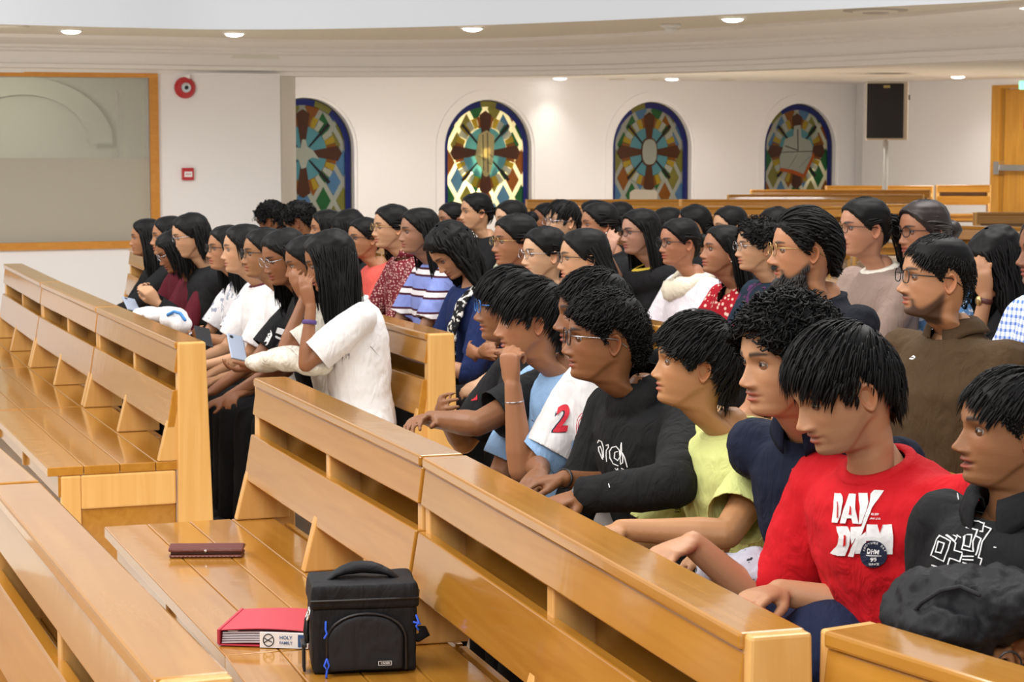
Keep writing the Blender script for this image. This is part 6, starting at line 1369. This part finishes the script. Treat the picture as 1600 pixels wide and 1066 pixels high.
sheet(lambda x: .036+.006*math.sin((x+.12)*13), -.125, .125, -.075, .155, .002, 'front_cover', M['folder_red'])
sheet(lambda x: .004+.0*x, -.128, -.122, -.085, .155, .036, 'spine', M['folder_red'], 2)
MB().box(-.02, .10, -.091, -.087, .0, .038).build('label_card', M['print_white'], e)
mb = MB(); V, Fc = text_shape('HOLY', 1, bold=.02); mb.add([(x*.012+.045, -.0925, y*.012+.026) for x, y in V], Fc); V, Fc = text_shape('FAMILY', 1, bold=.02); mb.add([(x*.010+.045, -.0925, y*.010+.013) for x, y in V], Fc); mb.build('label_lettering', M['print_blue'], e)
MB().box(.075, .096, -.0928, -.0915, .004, .034).build('label_block', M['print_blue'], e)
L_ = [(math.cos(t)*.013+.002, math.sin(t)*.015+.019) for t in np.linspace(0, 2*PI, 22)]; V, Fc = poly_strokes([L_, [(-.008, .013), (.012, .027)], [(-.008, .024), (.0, .019), (.010, .015)]], .0012); MB().add([(x, -.0926, y) for x, y in V], Fc).build('label_emblem', M['print_black'], e)
MB().box(-.105, -.08, -.07, -.045, .0335, .0345).build('sticker', M['print_white'], e)
# camera bag
p = seat_pt(563, 1052); e = empty('camera_bag', (p.x, p.y+.07, SH+.001), .16); tag(e, 'black padded camera bag with blue zip pulls on the pew seat', 'bag'); e.scale = (1, 1, .95)
M['nylon'] = cloth('black_nylon', (.014, .014, .016, 1), rough=.6, bump=.25); M['nylon2'] = cloth('charcoal_nylon', (.022, .022, .025, 1), rough=.7, bump=.2); M['zip_blue'] = plain('blue_cord', lin(40, 90, 220), .5)
def rbox(x0, x1, y0, y1, z0, z1, r, top=1., vox=.006, disp=.006, name='bag_body', mat='nylon'):
    mb = MB(); mb.prism([(x0, z0), (x1, z0), (x1*top, z1), (x0*top, z1)], 'y', y0, y1); V, Fc = remesh(mb, vox, 14, disp, .07); return mesh_obj(name, V, Fc, M[mat], e, True)
rbox(-.120, .120, -.075, .085, 0, .165, .02, 1.03, name='bag_body')
rbox(-.128, .128, -.082, .092, .158, .222, .02, .97, name='lid')
mb = MB(); n = 14
arcp = [(-.088, .012)]+[(-.088*math.cos(PI*i/n), .085+.062*math.sin(PI*i/n)) for i in range(n+1)]+[(.088, .012)]
mb.prism(arcp, 'y', -.098, -.06); V, Fc = remesh(mb, .006, 8, .005, .06); mesh_obj('front_pocket', V, Fc, M['nylon2'], e, True)
mb = MB(); pts = [npv((x*1.04+.002, -.088, z_*1.03)) for x, z_ in arcp]; mb.tube(pts, [.0042]*len(pts), 6); mb.build('pocket_zip', M['black_plastic'], e, smooth=True)
pts = [npv((-.124, -.088, .185)), npv((-.05, -.1, .188)), npv((.06, -.1, .188)), npv((.122, -.088, .185)), npv((.134, .0, .185))]; MB().tube(pts, [.003]*5, 6).build('lid_seam', M['black_plastic'], e, smooth=True)
pts = [npv((-.085+.17*t, .0+.01*math.sin(t*PI), .216+.030*math.sin(t*PI)**.7)) for t in np.linspace(0, 1, 9)]; MB().tube(pts, [(.018, .006), (.02, .008), (.022, .012), (.024, .015), (.024, .015), (.024, .015), (.022, .012), (.02, .008), (.018, .006)], 10, sq=(0, 1, 0)).build('carry_handle', M['nylon'], e, smooth=True)
def pull(pts): MB().tube([npv(q) for q in pts], [.0028]*len(pts), 6).build('zip_pull', M['zip_blue'], e, smooth=True)
pull([(-.092, -.095, .135), (-.093, -.100, .118), (-.090, -.102, .108), (-.096, -.104, .098)]); pull([(-.091, -.102, .045), (-.097, -.105, .03), (-.091, -.107, .018), (-.086, -.105, .03), (-.091, -.102, .045)]); pull([(-.091, -.107, .018), (-.093, -.108, .002)])
pull([(.118, -.088, .142), (.124, -.093, .125), (.117, -.095, .118), (.122, -.094, .108)]); pull([(.112, -.09, .126), (.126, -.093, .122)])
MB().box(.028, .058, -.1055, -.1035, .026, .036).build('maker_label', M['black_plastic'], e)
V, Fc = poly_strokes([[(.028, .026), (.058, .026), (.058, .036), (.028, .036), (.028, .026)]], .0005); V2_, F2_ = text_shape('CADEN', 1, bold=.03); mb = MB().add([(x, -.1062, z_) for x, z_ in V], Fc); mb.add([(x*.0062+.044, -.1063, y*.0062+.031) for x, y in V2_], F2_); mb.build('label_lettering', M['print_white'], e)
for zz in (.142,):
    for yy in (-.045, -.015): pts = [npv((-.128+.004*math.sin(t), yy+.010*math.cos(t), zz+.014*math.sin(t))) for t in np.linspace(0, 2*PI, 13)]; MB().tube(pts, [.0022]*13, 6).build('d_ring', M['chrome'], e, smooth=True)
MB().tube([npv((-.131, -.03, .13)), npv((-.134, -.035, .10)), npv((-.132, -.036, .075))], [.006, .007, .006], 8).build('strap_clip', M['black_plastic'], e, smooth=True)
MB().box(-.143, -.137, -.062, -.012, .005, .07).build('shoulder_strap', M['nylon'], e, bevel=.002); MB().box(-.146, -.134, -.066, -.008, .066, .076).build('strap_slider', M['black_plastic'], e, bevel=.002)
MB().tube([npv((.12, .06, .075)), npv((.148, .05, .078)), npv((.150, .02, .068)), npv((.125, .0, .06))], [(.004, .014)]*4, 8).build('strap_loop', M['nylon'], e, smooth=True)
# bags and phones on laps
def W(x, y, Y): return tuple(at_y(x, y, Y))
lump('tote_bag', 'cream canvas tote bag lying on the lap of the girl at row end', 'bag', [(W(455, 560, 8.45), (.13, .12, .05)), (W(420, 566, 8.5), (.09, .09, .04)), (W(492, 570, 8.4), (.08, .10, .045))], 'tote', .009, .03, .09)
lump('patterned_bag', 'light grey patterned cloth bag under the navy polo boy hand', 'bag', [(W(1135, 896, 4.52), (.07, .08, .04)), (W(1180, 890, 4.50), (.07, .08, .042)), (W(1222, 886, 4.50), (.05, .07, .045))], 'grey_print', .006, .03, .05) if M.setdefault('grey_print', cloth('grey_leaf_cloth', lin(176, 174, 186), (.03, .03, .035, 1), 'blotch', 22, thr=.60)) else None
lump('navy_bag', 'navy jacket bundle with red piping on the red tee boy lap', 'jacket', [(W(1262, 940, 4.45), (.10, .12, .055)), (W(1330, 915, 4.42), (.07, .08, .055)), (W(1290, 975, 4.36), (.12, .12, .05)), (W(1300, 1010, 4.25), (.12, .12, .10))], 'navy_cloth', .007, .015, .09)
people_b = lump('drawstring_bag', 'black drawstring bag slumped on the lap of the maze print boy', 'bag', [(W(1450, 956, 3.48), (.075, .10, .07)), (W(1500, 950, 3.45), (.10, .10, .07)), (W(1570, 946, 3.42), (.08, .10, .06)), (W(1480, 985, 3.40), (.08, .09, .05))], 'nylon', .006, .035, .05)
pts = [Vector(W(*q)) for q in ((1530, 930, 3.34), (1500, 917, 3.36), (1470, 923, 3.36), (1440, 942, 3.38), (1420, 965, 3.40))]; MB().tube(pts, [.004]*5, 6).build('gathered_edge', M['nylon2'], None, smooth=True).parent = people_b
pts = [Vector(W(1578+19*math.cos(t), 1040+22*math.sin(t), 3.3)) for t in np.linspace(-PI, .9*PI, 12)]; MB().tube(pts, [.0018]*12, 6).build('cord_loop', M['black_plastic'], people_b, smooth=True)
lump('white_bag', 'soft white cloth bag on the black shirted girl lap', 'bag', [(W(258, 492, 10.0), (.11, .10, .04)), (W(232, 490, 10.1), (.08, .09, .035))], 'white', .010, .02, .08)
wb = lump('sun_hat', 'white hat with a bright blue edge on a lap', 'hat', [(W(272, 500, 9.75), (.07, .08, .05)), (W(284, 508, 9.7), (.05, .06, .045))], 'white', .010, .01, .08)
pts = [Vector(W(*q)) for q in ((262, 492, 9.68), (272, 487, 9.68), (282, 490, 9.66), (289, 500, 9.64))]; MB().tube(pts, [.008]*4, 8).build('blue_edge', M['print_sky'] if 'print_sky' in M else M.setdefault('print_sky', plain('bright_blue_trim', lin(60, 130, 200), .6)), wb, smooth=True)
def phone(x, y, Y, rz, tilt, label, mat='phone_case'):
    q = at_y(x, y, Y); e_ = empty('phone', tuple(q), rz); e_.rotation_euler = (tilt, .25, rz); tag(e_, label, 'phone'); MB().box(-.036, .036, -.074, .074, -.004, .004).build('case', M[mat], e_, bevel=.003); MB().disc((-.018, .055, .0035), .009, .008, .002, (0, 0, 1), 12).build('camera_lens', M['black_plastic'], e_); return e_
M['phone_case'] = plain('pale_phone_case', lin(172, 184, 204), .3)
phone(370, 543, 8.75, .5, .7, 'pale blue phone held on the lap of the black jersey girl'); phone(318, 526, 9.3, .4, .5, 'dark phone held by the girl with dark frames', 'black_plastic'); phone(205, 476, 10.9, .5, .4, 'pale grey phone on the lap of the leftmost girl')
# papers and books on the shelves
def book(lineP, t, label, mat, w=.15, tilt=.3, dv=.05):
    a, b = lineP; d = (b-a).normalized(); nrm = V2(d.y, -d.x); q = a+(b-a)*t+nrm*dv; e_ = empty('booklet', (q.x, q.y, .632), math.atan2(d.y, d.x)); tag(e_, label, 'booklet')
    MB().box(-w/2, w/2, -.035, .035, -.012, -.0).build('pages', M['sleeve_clear'], e_, bevel=.001); MB().box(-w/2-.003, w/2+.003, -.037, .037, -.0005, .002).build('cover', M[mat], e_, bevel=.0005); e_.rotation_euler = (tilt*0, 0, e_.rotation_euler.z); return e_
M['grey_cover'] = plain('grey_cover', lin(150, 146, 156), .4); M['red_cover'] = plain('red_cover', lin(130, 30, 44), .5)
PA2 = offset_line(LINE_A, ROW); book((PA2[0], PA2[1]), .13, 'grey glossy booklet in the slot of the girls pew end unit', 'grey_cover', .2)
book((LINE_A[0], LINE_A[1]), .62, 'small grey booklet on the shelf of the empty front row near unit', 'grey_cover', .13); book((LINE_A[0], LINE_A[1]), .54, 'small dark red booklet on the shelf of the empty front row', 'red_cover', .05); book((LINE_A[2], LINE_A[3]), .2, 'grey booklet on the shelf of the farthest empty unit', 'grey_cover', .1)
